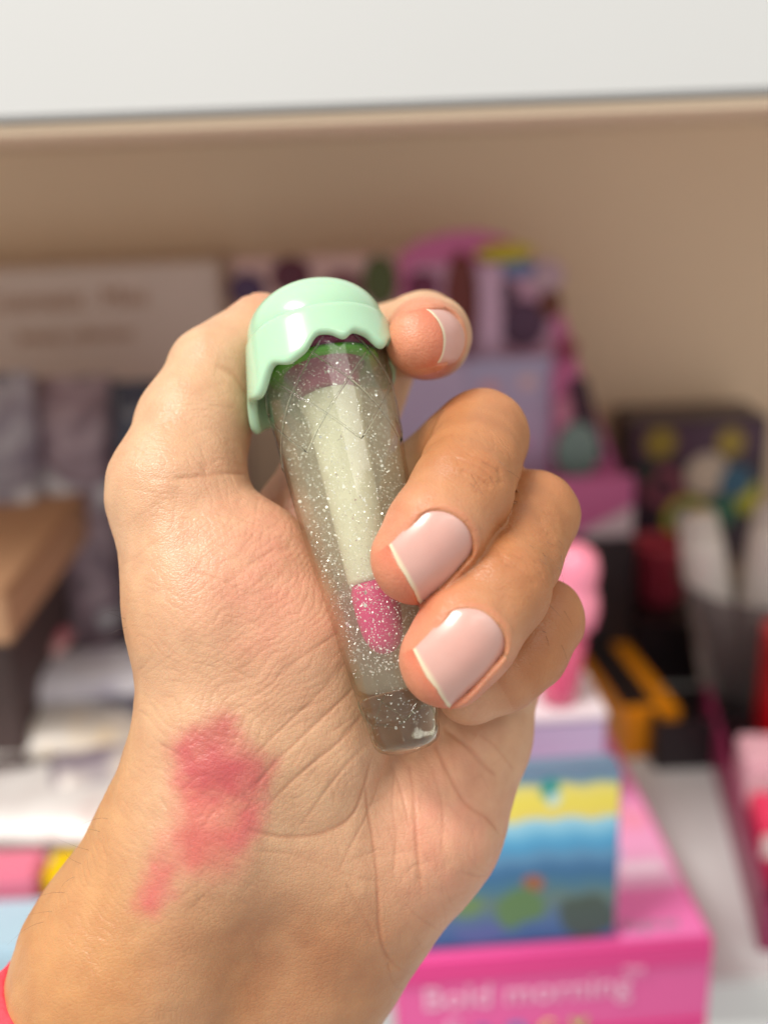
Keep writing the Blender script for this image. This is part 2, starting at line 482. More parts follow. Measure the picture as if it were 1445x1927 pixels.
    def mixc(col, w):
        nonlocal base
        base = base * (1 - w[:, None]) + np.array(col) * w[:, None]
    nz1 = value_noise(co, 9.0, 3); nz2 = value_noise(co, 3.0, 4)
    tan = sstep(330, 180, px) * sstep(1000, 1200, py)                  # back-of-hand tan creeping round the edge
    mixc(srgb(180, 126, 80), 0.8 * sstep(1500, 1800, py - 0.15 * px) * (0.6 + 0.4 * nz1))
    mixc(srgb(194, 142, 92), 0.75 * tan)
    pink = np.exp(-(((px - 520) / 160) ** 2 + ((py - 1080) / 190) ** 2)) + np.exp(-(((px - 830) / 110) ** 2 + ((py - 1560) / 190) ** 2))
    mixc(srgb(216, 148, 126), np.clip(0.7 * pink * (0.6 + 0.6 * nz2), 0, 0.8))
    mixc(srgb(156, 96, 58), 0.6 * np.exp(-(((px - 590) / 190) ** 2 + ((py - 1790) / 140) ** 2)) * (0.7 + 0.3 * nz1))  # brown skin patch, deepened to stand in for shade on the wrist
    # fingers: tanner backs, ruddy pads
    for ch, tipred in ((MIDDLE, 1), (RING, 1), (INDEX, 1), (PINKY, 0.2), (THUMB_TIP, 0.25)):
        dist = np.full(n, 99.0); al = np.zeros(n)
        for k, (a, b, r1, r2) in enumerate(ch):
            dd, t = seg_dist(co, a, b); dd = dd - (r1 + (r2 - r1) * t)
            c = dd < dist; dist[c] = dd[c]; al[c] = (k + t[c]) / len(ch)
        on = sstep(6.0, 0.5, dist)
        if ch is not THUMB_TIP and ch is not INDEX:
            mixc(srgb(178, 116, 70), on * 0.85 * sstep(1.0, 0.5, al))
        tip = ch[-1][1]
        near = np.exp(-(np.linalg.norm(co - tip, axis=1) / 11.5) ** 4)
        mixc(srgb(208, 112, 84), near * tipred * 0.62)
    for nl in NAILS.values():
        u, v, h = nl.loc(co); f = nl.foot(u, v)
        under = np.exp(-(((v - nl.skew * u - nl.l / 2 + 0.3) / 2.4) ** 2)) * (np.abs(u) < nl.w / 2) * np.exp(-((h - nl.height(u, v) + 1.2) / 2.2) ** 2)
        mixc(srgb(196, 62, 44), np.clip(under, 0, 1) * (0 if nl is NAILS['thumb'] else 0.42))
        ring_ = np.exp(-((f - 0.3) / 0.5) ** 2) * np.exp(-((h - nl.height(u, v)) / 1.5) ** 2)
        mixc(srgb(206, 122, 92), 0.3 * ring_)
    mixc(srgb(172, 98, 66), crease * 0.34)
    # lipstick swatch rubbed on the skin
    wob = (value_noise(co, 4.0, 7) - 0.5) * 18 + (value_noise(co, 1.3, 8) - 0.5) * 20
    sel = np.nonzero(front & (px > 200) & (px < 580) & (py > 1280) & (py < 1770))[0]
    sx, sy = px[sel], py[sel]
    def poly(pg):
        """signed distance in px, positive inside"""
        pg = np.array(pg, float); dmin = np.full(len(sel), 1e9); ins = np.zeros(len(sel), bool)
        for (x0, y0), (x1, y1) in zip(pg, np.roll(pg, -1, 0)):
            ex_, ey_ = x1 - x0, y1 - y0; t = np.clip(((sx - x0) * ex_ + (sy - y0) * ey_) / (ex_ ** 2 + ey_ ** 2), 0, 1)
            dmin = np.minimum(dmin, np.hypot(sx - x0 - t * ex_, sy - y0 - t * ey_))
            c = ((y0 > sy) != (y1 > sy)) & (sx < (x1 - x0) * (sy - y0) / (y1 - y0 + 1e-9) + x0); ins ^= c
        return np.where(ins, dmin, -dmin) + wob[sel] * 0.7
    def smear(pg, col, alpha, soft):
        w = np.zeros(n); w[sel] = sstep(-soft * 0.5, soft, poly(pg)) * alpha
        mixc(col, np.clip(w * (0.78 + 0.44 * nz2), 0, 0.95))
    smear([(325, 1455), (500, 1480), (508, 1550), (475, 1600), (445, 1650), (400, 1662), (340, 1660), (292, 1722), (250, 1716), (258, 1680), (298, 1590), (318, 1540)], srgb(206, 88, 94), 0.62, 50)
    smear([(455, 1515), (506, 1500), (494, 1560), (462, 1612), (425, 1610), (440, 1560)], srgb(212, 92, 106), 0.4, 30)
    smear([(282, 1606), (326, 1634), (350, 1690), (302, 1722), (252, 1714), (255, 1682)], srgb(212, 94, 106), 0.32, 36)
    smear([(395, 1336), (430, 1328), (454, 1348), (464, 1392), (525, 1430), (517, 1466), (484, 1508), (430, 1512), (370, 1500), (325, 1470), (313, 1405), (335, 1372)], srgb(184, 64, 82), 0.72, 40)
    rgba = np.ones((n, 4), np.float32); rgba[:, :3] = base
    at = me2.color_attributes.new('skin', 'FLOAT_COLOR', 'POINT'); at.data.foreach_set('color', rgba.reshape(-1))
    me2.vertices.foreach_set('co', (to_world(co)).astype(np.float32).reshape(-1))
    me2.polygons.foreach_set('use_smooth', np.ones(len(me2.polygons), bool))
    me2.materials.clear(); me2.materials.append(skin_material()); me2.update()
    tag(ob, "hand with a pink lipstick smear below the thumb, fingers closed round tube", "person")
    # ---- nails
    nm = nail_material()
    for key, nl in NAILS.items():
        NU, NV = 28, 34
        top = []; col = []
        for i in range(NU + 1):
            for j in range(NV + 1):
                u = (i / NU - 0.5) * nl.w; r = float(nl.root(np.array([u]))[0])
                e = nl.l / 2 + nl.skew * u - 0.016 * u * u
                v = r + (e - r) * j / NV
                h = float(nl.height(u, v))
                edge = min(1, min(i, NU - i) / 2.5, j / 2.5)
                h += 0.05 * edge - 0.30 * (1 - edge)
                top.append(nl.c + nl.s * u + nl.t * v + nl.n * h)
                fe = e - v                                             # distance back from the free edge
                free = 1 - min(max((fe - nl.edge * (0.75 + 0.25 * math.cos(u * 0.4))) / 0.35 + 0.5, 0), 1)
                lun = max(0, 1 - math.hypot(u / (nl.w * 0.33), (v - r) / (nl.l * 0.22)))
                c = np.array(srgb(212, 164, 153)) * (1 - 0.35 * lun) + np.array(srgb(222, 190, 183)) * 0.35 * lun
                c = c * (1 - 0.22 * math.exp(-((v + 0.5) / 4.5) ** 2 - (u / 4.5) ** 2)) + np.array(srgb(214, 140, 130)) * 0.22 * math.exp(-((v + 0.5) / 4.5) ** 2 - (u / 4.5) ** 2)
                c = c * (1 - free) + np.array(srgb(228, 210, 178)) * free
                col.append((*c, 1))
        nv = len(top)
        bot = [q - nl.n * 0.20 for q in top]
        F = []
        idx = lambda i, j: i * (NV + 1) + j
        for i in range(NU):
            for j in range(NV):
                q = (idx(i, j), idx(i + 1, j), idx(i + 1, j + 1), idx(i, j + 1))
                F.append(q); F.append(tuple(x + nv for x in reversed(q)))
        loop = [idx(i, 0) for i in range(NU)] + [idx(NU, j) for j in range(NV)] + [idx(i, NV) for i in range(NU, 0, -1)] + [idx(0, j) for j in range(NV, 0, -1)]
        for a, b in zip(loop, loop[1:] + loop[:1]): F.append((b, a, a + nv, b + nv))
        o = mesh_obj('fingernail', to_world(np.array(top + bot)), F, nm, ob, True)
        ca = o.data.color_attributes.new('nailcol', 'FLOAT_COLOR', 'POINT')
        ca.data.foreach_set('color', np.array(col + col, np.float32).reshape(-1))
        bm = bmesh.new(); bm.from_mesh(o.data); bmesh.ops.recalc_face_normals(bm, faces=bm.faces); bm.to_mesh(o.data); bm.free()
    return ob

# SETTING
# shelf boards and back panel
white_board = simple("white_board", (0.64, 0.65, 0.65), 0.45, 0.02, 8)
back_board = simple("back_board", (0.90, 0.71, 0.52), 0.6, 0.03, 10)
def box(name, x0, x1, y0, y1, z0, z1, mat, parent=None, bevel=0.0):
    bm = bmesh.new()
    vs = [bm.verts.new((x, y, z)) for x in (x0, x1) for y in (y0, y1) for z in (z0, z1)]
    for f in ((0, 1, 3, 2), (4, 6, 7, 5), (0, 4, 5, 1), (2, 3, 7, 6), (0, 2, 6, 4), (1, 5, 7, 3)):
        bm.faces.new([vs[i] for i in f])
    bmesh.ops.recalc_face_normals(bm, faces=bm.faces)
    if bevel: bmesh.ops.bevel(bm, geom=bm.edges[:], offset=bevel, segments=2, affect='EDGES')
    return bm_obj(name, bm, mat, parent)
YF, YB, ZU = 0.36, 0.78, 0.351
tag(box("shelf_board", -1.2, 1.2, YF, YB + 0.02, -0.025, 0.0, white_board, None, 0.002), "white lower shelf board that the boxes stand on", "shelf", kind="structure")
tag(box("shelf_board", -1.2, 1.2, YF, YB + 0.02, ZU, ZU + 0.07, white_board, None, 0.002), "white upper shelf board with a thick front edge", "shelf", kind="structure")
tag(box("shelf_underside", -1.19, 1.19, YF + 0.004, YB - 0.001, ZU - 0.004, ZU - 0.0006, back_board), "beige underside of the upper shelf board", "panel", kind="structure")
tag(box("back_panel", -1.2, 1.2, YB, YB + 0.018, 0.001, ZU - 0.001, back_board), "beige back panel between the two shelf boards", "panel", kind="structure")

# ------------------------------------------------------------------ goods on the shelf
CR = CMn[:3, :3]; CO = CMn[:3, 3]
def ray(px, py): return CR @ np.array([(px - W0 / 2) / FPX, -(py - H0 / 2) / FPX, -1.0])
def at_y(px, py, y):
    r = ray(px, py); return CO + r * (y / r[1])
def at_z(px, py, z):
    r = ray(px, py); return CO + r * ((z - CO[2]) / r[2])
def lbox(name, w, d, h, mat, parent=None, bevel=0.0015, z0=0.0):
    """box with its front bottom centre at the local origin"""
    return box(name, -w / 2, w / 2, 0, d, z0, z0 + h, mat, parent, bevel)
def printed(parent, o, u, v, fn, nu=48, nv=48, name='printed_face', rough=0.35):
    """flat print: a thin sheet whose colours are a function of (u, v) in 0..1"""
    o, u, v = (np.array(x, float) for x in (o, u, v))
    V = [o + u * i / nu + v * j / nv for j in range(nv + 1) for i in range(nu + 1)]
    F = [(j * (nu + 1) + i, j * (nu + 1) + i + 1, (j + 1) * (nu + 1) + i + 1, (j + 1) * (nu + 1) + i) for j in range(nv) for i in range(nu)]
    m, nt, b = new_mat('print'); at = nd(nt, 'ShaderNodeAttribute', attribute_name='print')
    nt.links.new(at.outputs['Color'], b.inputs['Base Color']); b.inputs['Roughness'].default_value = rough
    ob = mesh_obj(name, V, F, m, parent)
    ca = ob.data.color_attributes.new('print', 'FLOAT_COLOR', 'POINT')
    cols = [(*srgb(*[min(max(c, 0), 255) for c in fn(i / nu, j / nv)]), 1) for j in range(nv + 1) for i in range(nu + 1)]
    ca.data.foreach_set('color', np.array(cols, np.float32).reshape(-1))
    return ob
def lerp(a, b, t): return tuple(x + (y - x) * t for x, y in zip(a, b))
def blobs(base, items):
    """items: (cx, cy, rx, ry, colour)"""
    def fn(u, v):
        c = base(u, v) if callable(base) else base
        for cx, cy, rx, ry, col in items:
            d = ((u - cx) / rx) ** 2 + ((v - cy) / ry) ** 2
            if d < 1.2: c = lerp(c, col, min(1, (1.2 - d) / 0.3))
        return c
    return fn
def text_on(parent, body, o, u, n, size, mat, name='lettering'):
    """extruded letters lying on a face: o = left end of the baseline, u = reading direction, n = face normal"""
    cu = bpy.data.curves.new(name, 'FONT'); cu.body = body; cu.size = size; cu.extrude = 0.0002
    ob = bpy.data.objects.new(name, cu); C.objects.link(ob)
    dg = bpy.context.evaluated_depsgraph_get(); me = bpy.data.meshes.new_from_object(ob.evaluated_get(dg))
    bpy.data.objects.remove(ob); bpy.data.curves.remove(cu)
    me.materials.clear(); me.materials.append(mat)
    u = Vector(u).normalized(); n = Vector(n).normalized(); v = n.cross(u)
    m = Matrix((u, v, n)).transposed().to_4x4(); m.translation = Vector(o)
    me.transform(m)
    return link(bpy.data.objects.new(name, me), parent)
def placed(name, px, py, y, rz=0):
    """empty on the lower board under the pixel seen at distance y"""
    q = at_y(px, py, y); return empty(name, (q[0], y, 0), rz)
def span(px0, px1, py, y): return at_y(px1, py, y)[0] - at_y(px0, py, y)[0]
def top_z(px, py, y): return at_y(px, py, y)[2]
def front_box(name, px0, px1, pyt, y, d, mat, label, cat, rz=0, body='body', group=None, z0=0.0):
    pm = (px0 + px1) / 2
    e = placed(name, pm, pyt, y, rz); w = span(px0, px1, pyt, y); h = top_z(pm, pyt, y) - z0
    if z0: e.location.z = z0
    lbox(body, w, d, h, mat, e); tag(e, label, cat, group)
    e['w'], e['h'], e['d'] = w, h, d
    return e
def whd(e):
    r = e['w'], e['h'], e['d']
    for k in 'whd': del e[k]
    return r

def mottled(name, cols, scale, rough=0.3):
    m, nt, b = new_mat(name); tc = nd(nt, 'ShaderNodeTexCoord'); no = nd(nt, 'ShaderNodeTexNoise')
    no.inputs['Scale'].default_value = scale; no.inputs['Detail'].default_value = 1.5
    nt.links.new(tc.outputs['Object'], no.inputs['Vector'])
    r = nd(nt, 'ShaderNodeValToRGB'); r.color_ramp.interpolation = 'LINEAR'
    els = r.color_ramp.elements
    while len(els) < len(cols): els.new(0.5)
    for i, c in enumerate(cols):
        els[i].position = 0.28 + 0.44 * i / (len(cols) - 1); els[i].color = (*srgb(*c), 1)
    nt.links.new(no.outputs['Fac'], r.inputs['Fac']); nt.links.new(r.outputs['Color'], b.inputs['Base Color'])
    b.inputs['Roughness'].default_value = rough
    return m
# --- cream carton with gold lettering against the back
M_cream = simple("cream_card", srgb(214, 196, 186), 0.5, 0.03, 30)
M_gold = simple("gold_print", srgb(160, 104, 52), 0.4, 0.05, 200)
e = front_box('carton', -260, 412, 505, 0.70, 0.07, M_cream, "cream carton with gold brown lettering against the back panel", "carton")
w, h, d = whd(e)
text_on(e, "Cosmetic  Mini", (w / 2 - 0.155, -0.0004, h - 0.026), (1, 0, 0), (0, -1, 0), 0.0175, M_gold)
text_on(e, "beauty collection", (w / 2 - 0.135, -0.0004, h - 0.047), (1, 0, 0), (0, -1, 0), 0.011, M_gold)
# --- dark foil packs in front of the carton
def pillow(name, w, d, h, mat, parent, z0=0.0, seg=10, puff=1.0):
    V = []; F = []
    for side in (1, -1):
        for j in range(seg + 1):
            for i in range(seg + 1):
                u, v = i / seg * 2 - 1, j / seg * 2 - 1
                q = max(0, (1 - u ** 4)) ** 0.5 * max(0, (1 - v ** 4)) ** 0.5
                wob = 0.08 * math.sin(5 * u + 3 * v + 2 * side) * q
                V.append((u * w / 2, v * d / 2, z0 + h / 2 + side * h / 2 * (q * puff + wob)))
    n = (seg + 1) ** 2
    for s_ in (0, 1):
        for j in range(seg):
            for i in range(seg):
                q = (j * (seg + 1) + i, j * (seg + 1) + i + 1, (j + 1) * (seg + 1) + i + 1, (j + 1) * (seg + 1) + i)
                F.append(tuple(s_ * n + k for k in (q if s_ == 0 else reversed(q))))
    return mesh_obj(name, V, F, mat, parent, True)
def upright_pack(px0, px1, pyt, y, mat, label, tilt=0.25):
    pm = (px0 + px1) / 2; e = placed('foil_pack', pm, pyt, y)
    w = span(px0, px1, pyt, y); h = top_z(pm, pyt, y)
    o = pillow('pouch', w, h, 0.03, mat, e)
    o.rotation_euler = (math.radians(90 - 8), 0, 0); o.location = (0, 0.0, h / 2)
    tag(e, label, 'pack', 'foil packs before the cream carton'); return e
M_navy = mottled("navy_foil", [(24, 26, 36), (64, 70, 90), (50, 56, 74), (150, 156, 168)], 40, 0.2)
M_plumfoil = mottled("plum_foil", [(84, 72, 84), (170, 150, 160), (120, 98, 112), (220, 220, 226)], 36, 0.2)
M_silver = mottled("silver_foil", [(84, 80, 94), (176, 172, 182), (130, 120, 136), (226, 226, 232)], 36, 0.2)
upright_pack(-110, 60, 705, 0.60, M_silver, "silver foil pack at the end beside the brown carton")
upright_pack(50, 215, 712, 0.615, M_plumfoil, "dull purple foil pack standing before the cream carton")
upright_pack(205, 330, 720, 0.60, M_navy, "dark navy foil pack beside the dull purple one")
# --- brown cardboard box on a dark carton added in place of shade
M_brown = simple("brown_card", srgb(184, 142, 108), 0.7, 0.08, 40)
ZB, ZC = 0.155, 0.128
q0 = at_z(8, 1112, ZB)
e = empty('shade_carton', (q0[0] - 0.135, q0[1] + 0.035, 0))
lbox('body', 0.24, 0.20, ZC - 0.0005, simple("shade_card", srgb(78, 62, 60), 0.6), e)
tag(e, "added dark carton standing in for shade under the brown cardboard box", "carton")
e = empty('cardboard_box', (q0[0] - 0.12, q0[1], ZC))
lbox('body', 0.24, 0.25, ZB - ZC - 0.003, M_brown, e)
for sx in (-1, 1): box('lid_flap', min(0.002 * sx, 0.1195 * sx), max(0.002 * sx, 0.1195 * sx), 0.001, 0.249, ZB - ZC - 0.0028, ZB - ZC, M_brown, e, 0.0008)
box('tape', -0.02, 0.02, 0.002, 0.248, ZB - ZC + 0.0003, ZB - ZC + 0.0007, simple("tape", srgb(196, 164, 128), 0.3), e)
tag(e, "flat brown cardboard box with closed lid flaps, lying on the added dark carton", "box")
# --- sachets piled at the left
SACH = [  # px, py of the centre, z, width, depth, height, turn, colours, label
    (60, 1560, 0.018, 0.10, 0.055, 0.02, 0.1, [(120, 150, 110), (214, 208, 206), (222, 216, 212), (130, 110, 140)], "pale sachet with a green and violet print, lowest on the pile"),
    (90, 1470, 0.040, 0.13, 0.07, 0.022, -0.1, [(200, 190, 188), (222, 218, 216), (228, 224, 222), (206, 180, 176)], "plain off-white sachet above the green printed one"),
    (200, 1390, 0.050, 0.06, 0.05, 0.02, 0.3, [(80, 50, 80), (150, 140, 150), (205, 195, 188), (210, 190, 160)], "grey sachet with a dark violet blot"),
    (70, 1330, 0.060, 0.12, 0.06, 0.022, 0.05, [(150, 150, 150), (208, 204, 198), (214, 206, 196), (226, 206, 176)], "beige sachet below the lavender one"),
    (80, 1250, 0.075, 0.14, 0.05, 0.02, 0.12, [(196, 196, 214), (214, 214, 226), (220, 220, 228), (190, 188, 204)], "smooth lavender white sachet across the pile"),
    (215, 1290, 0.060, 0.05, 0.05, 0.02, -0.2, [(60, 66, 78), (84, 86, 98), (110, 110, 124), (60, 64, 76)], "slate grey sachet at the pile's edge beside the lavender one"),
    (150, 1150, 0.070, 0.10, 0.06, 0.022, 0.2, [(70, 56, 70), (196, 184, 168), (190, 180, 166), (140, 146, 160)], "beige sachet with dark smudges, behind the lavender one"),
    (60, 1140, 0.082, 0.05, 0.04, 0.02, -0.3, [(170, 120, 40), (190, 170, 130), (130, 140, 150), (90, 90, 110)], "small sachet with a mustard yellow print"),
    (30, 1190, 0.085, 0.06, 0.03, 0.015, 0.0, [(220, 140, 150), (214, 110, 130), (226, 160, 165), (230, 190, 190)], "narrow rose pink sachet on the pile"),
]
for k, (px, py, z, w, d, h, rz, cols, lab) in enumerate(SACH):
    q = at_z(px, py, z); e = empty('sachet', (q[0], q[1], z - h), rz)
    pillow('pouch', w, d, h, mottled("sachet_print", cols, 26 + 3 * k), e)
    tag(e, lab, 'sachet', 'sachets piled at the end of the shelf')
tag(lbox('sachet_bin', 0.2, 0.17, 0.012, simple("grey_bin", srgb(90, 86, 92), 0.5)), "low grey tray under the pile of sachets", "tray")
bpy.data.objects['sachet_bin'].location = (-0.19, 0.445, 0.0)
# --- three little boxes on the front edge
for nm, p0, p1, pt, y, dd, col, lab in (
        ('small_box', -120, 66, 1650, 0.400, 0.020, (236, 132, 158), "pink box with a painted pale highlight between blue box and sachets"),
        ('small_box', 78, 175, 1648, 0.402, 0.020, (240, 200, 14), "bright yellow small box beside the pink one"),
        ('small_box', -140, 190, 1790, 0.362, 0.034, (178, 208, 226), "pale blue low box at the shelf edge before the pink box")):
    m = simple("card_" + str(col[2]), srgb(*col), 0.4, 0.03, 30)
    e = front_box(nm, p0, p1, pt, y, dd, m, lab, "box", group="small boxes on the shelf edge"); w, h, d = whd(e)
    if col[0] == 236:
        printed(e, (w / 2 - 0.045, -0.0005, 0.001), (0.022, 0, 0), (0, 0, h - 0.006), lambda u, v: lerp((248, 196, 212), (240, 170, 192), abs(u - .5) * 2), 6, 6)  # pale strip painted as a highlight on the pink face

# --- tall pink counter display with an arched header
M_pinkcard = simple("pink_card", srgb(202, 104, 156), 0.45, 0.04, 30)
M_darkin = simple("display_inside", srgb(66, 34, 52), 0.6, 0.05, 30)
YD = 0.66
def dz(px, py, y=YD): q = at_y(px, py, y); return q[0], q[2]
e = placed('counter_display', 900, 700, YD)
ex = e.location.x
def header():
    pts = [dz(x, y) for x, y in ((752, 600), (752, 490), (790, 462), (850, 444), (905, 440), (960, 452), (1000, 480), (1035, 530), (1065, 580), (1088, 640), (1120, 760), (1150, 850))]
    zb = 0.1005
    pts = [(x - ex, z) for x, z in pts] + [(dz(1150, 850)[0] - ex, zb), (dz(752, 505)[0] - ex, zb)]
    n = len(pts)
    V = [(x, 0.030, z) for x, z in pts] + [(x, 0.034, z) for x, z in pts]
    F = [tuple(range(n)), tuple(range(2 * n - 1, n - 1, -1))] + [(i + n, (i + 1) % n + n, (i + 1) % n, i) for i in range(n)]
    return mesh_obj('header', V, F, M_pinkcard, e)
hd = header()
x0, z1 = dz(425, 498); x1, z0 = dz(751, 700)
sc_ = box('swatch_card', x0 - ex, x1 - ex, 0.030, 0.034, z0, z1, simple('swatch_card', srgb(206, 170, 166), 0.5), e)
x0, z1 = dz(775, 500, YD + .028); x1, z0 = dz(1040, 690, YD + .028)
box('header_panel', x0 - ex, x1 - ex, 0.0285, 0.0296, z0, z1, simple('mauve_card', srgb(196, 150, 178), 0.5), hd)
# colour swatches: ovals and lipstick shapes standing proud of the header card
def disc(cx, cy, rx, ry, col, name='swatch', y=YD + 0.028, par=hd, seg=28):
    x, z = dz(cx, cy, y); rx = rx * y / FPX * 1.04; rz_ = ry * y / FPX * 1.04
    V = []
    for t, yy in ((1.0, 0.0005), (0.9, -0.0012)):
        V += [(x - ex + rx * t * math.cos(a * 2 * math.pi / seg), y - YD + yy, z + rz_ * t * math.sin(a * 2 * math.pi / seg)) for a in range(seg)]
    F = [tuple(range(2 * seg - 1, seg - 1, -1))] + [(a, (a + 1) % seg, seg + (a + 1) % seg, seg + a) for a in range(seg)]
    return mesh_obj(name, V, F, simple("swatch_" + "_".join(map(str, col)), srgb(*col), 0.4, 0.03, 60), par)
for a in ((465, 545, 34, 30, (70, 40, 84)), (548, 520, 36, 34, (84, 6, 42)), (645, 545, 34, 32, (104, 34, 58)), (715, 530, 32, 46, (74, 84, 34)),
          (795, 540, 30, 28, (104, 20, 66)), (868, 570, 31, 90, (112, 36, 28))): disc(*a)
for a in ((950, 476, 52, 17, (196, 178, 10)), (972, 506, 40, 14, (86, 122, 172)), (955, 555, 18, 26, (76, 34, 66)), (985, 610, 42, 44, (80, 40, 76)), (1035, 572, 22, 28, (104, 44, 20)),
          (1070, 655, 18, 16, (160, 66, 84))): disc(*a, name='motif')
disc(1030, 520, 30, 30, (190, 160, 176), name='motif')
# lilac front of the display: a column card, pockets, side wall and base
M_lilac = simple("lilac_card", srgb(190, 174, 206), 0.4, 0.03, 30)
def quadcard(px0, py0, px1, py1, y, mat, name, th=0.003):
    x0, z1 = dz(px0, py0, y); x1, z0 = dz(px1, py1, y)
    return box(name, x0 - ex, x1 - ex, y - YD, y - YD + th, z0, z1, mat, e, 0.0004)
pc = quadcard(700, 690, 1036, 1000, YD + 0.006, M_lilac, 'front_card')
x0, z1 = dz(900, 500, YD + 0.02); x1, z0 = dz(945, 690, YD + 0.02)
box('front_strip', x0 - ex, x1 - ex, 0.020, 0.022, z0, z1, simple("strip_card", srgb(206, 170, 200), 0.4), e)
x0, z1 = dz(880, 680, YD); x1, z0 = dz(1040, 900, YD)
printed(e, (x0 - ex, 0.0052, z0), (x1 - x0, 0, 0), (0, 0, z1 - z0),
        blobs(lambda u, v: lerp((206, 170, 206), (176, 172, 206), v), [(.25, .75, .12, .06, (214, 160, 176)), (.7, .8, .1, .06, (222, 184, 190)), (.6, .3, .15, .05, (220, 150, 200)), (.3, .15, .25, .06, (214, 120, 180))]), 30, 30)
# right cheek of the display with a dark slot
x0, z1 = dz(1045, 700, YD - 0.01); x1, z0 = dz(1180, 985, YD - 0.01)
V = [(x0 - ex, 0, z1), (x0 - ex + 0.014, 0, z1 + 0.004), (x1 - ex, 0, 0.125), (x1 - ex, 0, 0.1005), (x0 - ex, 0, 0.1005)]
V = V + [(a, 0.003, c) for a, b, c in V]
mesh_obj('side_card', V, [(0, 4, 3, 2, 1), (5, 6, 7, 8, 9)] + [(i, (i + 1) % 5, (i + 1) % 5 + 5, i + 5) for i in range(5)], M_pinkcard, e)
x0, z1 = dz(1078, 725, YD - 0.02); x1, z0 = dz(1140, 880, YD - 0.02)
V = [(x0 - ex, -0.002, z1), (x0 - ex + 0.012, -0.002, z1), (x1 - ex + 0.004, -0.002, z0), (x0 - ex + 0.008, -0.002, z0)]
mesh_obj('slot', V + [(a, 0.0, c) for a, b, c in V], [(3, 2, 1, 0), (4, 5, 6, 7)] + [(i, (i + 1) % 4, (i + 1) % 4 + 4, i + 4) for i in range(4)], M_darkin, e)
disc(1085, 850, 42, 58, (122, 146, 142), name='motif', y=YD - 0.004, par=e)
disc(1060, 775, 16, 30, (206, 130, 160), name='motif', y=YD - 0.004, par=e)
x0, z1 = dz(1060, 900, YD - 0.03); x1, z0 = dz(1190, 1000, YD - 0.03)
box('base_lip', dz(560, 900, YD - 0.03)[0] - ex, x1 - ex, -0.03, -0.0265, 0.1005, z1, M_pinkcard, e, 0.0005)
printed(e, (x0 - ex + 0.012, -0.0304, 0.101), (x1 - x0 - 0.012, 0, 0), (0, 0, 0.02),
        lambda u, v: (214, 196, 204) if v < 0.2 + 0.8 * u else (196, 96, 148), 20, 12)
tag(e, "pink counter display with arched header card and dark colour swatches", "display")
M_black = simple("black_plastic", srgb(34, 26, 30), 0.4, 0.1, 40)
tag(box('riser', -0.06, 0.157, 0.622, 0.775, 0.0005, 0.100, M_black, None, 0.001), "tall black riser carrying the pink counter display", "riser")
tag(box('riser', 0.159, 0.232, 0.618, 0.775, 0.0005, 0.044, M_black, None, 0.001), "low black riser under the wine red tub and picture box", "riser")

# --- dark picture box with bright rings, leaning on the back panel
M_dark = simple("aubergine_card", srgb(62, 44, 58), 0.35, 0.1, 40)
e = front_box('picture_box', 1186, 1450, 790, 0.715, 0.05, M_dark, "dark aubergine box printed with yellow, white and teal rings", "box", 0.03, z0=0.0445); w, h, d = whd(e)
def rings(u, v):
    c = (56, 38, 54) if v < .75 else (82, 50, 76)
    for cx, cy, r, cols in ((.57, .64, .17, [(222, 204, 186), (206, 188, 172)]), (.24, .56, .16, [(60, 40, 56), (150, 76, 96)]), (.43, .33, .18, [(52, 84, 100), (110, 140, 130), (190, 180, 20)]),
                            (.93, .45, .13, [(196, 190, 10), (176, 176, 20)]), (.80, .58, .13, [(48, 100, 132)]), (.70, .36, .13, [(40, 110, 84)]), (.20, .88, .12, [(160, 138, 54)]), (.74, .86, .11, [(170, 146, 50)]), (.1, .68, .08, [(40, 60, 50)])):
        d = math.hypot(u - cx, (v - cy) * h / w)
        if d < r: c = cols[min(len(cols) - 1, int(d / r * len(cols)))]
    return c
printed(e, (-w / 2 + 0.003, -0.0005, 0.003), (w - 0.006, 0, 0), (0, 0, h - 0.006), rings, 70, 90)
# --- red tub, black crate, pots of white tubes
def lathe_z(name, prof, mat, parent, seg=40, sm=True):
    V = []; F = []; rows = []
    for r, z in prof:
        rows.append(list(range(len(V), len(V) + seg)))
        V += [(r * math.cos(a * 2 * math.pi / seg), r * math.sin(a * 2 * math.pi / seg), z) for a in range(seg)]
    for a, b in zip(rows[:-1], rows[1:]):
        for i in range(seg): F.append((a[i], a[(i + 1) % seg], b[(i + 1) % seg], b[i]))
    F.append(tuple(reversed(rows[0]))); F.append(tuple(rows[-1]))
    return mesh_obj(name, V, F, mat, parent, sm)
M_wine = simple("wine_plastic", srgb(196, 70, 92), 0.35, 0.05, 40)
e = placed('tub', 1240, 1080, 0.66); e.location.z = 0.0445; zt = top_z(1240, 1018, 0.66) - 0.0445
rt = span(1190, 1298, 1020, 0.66) / 2
lathe_z('tub_body', [(rt * .74, 0), (rt * .78, 0.001), (rt * .96, zt - 0.006), (rt, zt - 0.005), (rt, zt), (rt * .9, zt), (rt * .88, zt - 0.004), (rt * .7, 0.004)], M_wine, e)
tag(e, "dark wine red plastic tub in front of the aubergine picture box", "tub")
e = placed('crate', 1235, 1160, 0.52)
for nm, b_ in (('front_wall', (-.042, .052, 0, .004, 0, .030)), ('side_wall', (-.042, -.038, .0042, .09, 0, .030)), ('side_wall', (.048, .052, .0042, .09, 0, .030)), ('floor_plate', (-.0378, .0478, .0042, .09, 0, .003))):
    box(nm, *b_, M_black, e, 0.0006)
e.location.x += 0.045
tag(e, "low black plastic crate beside the amber box", "crate")
M_smoke = simple("smoke_plastic", srgb(120, 108, 116), 0.25, 0.08, 30, coat=0.3)
M_smoke.node_tree.nodes["Principled BSDF"].inputs["Alpha"].default_value = 0.45
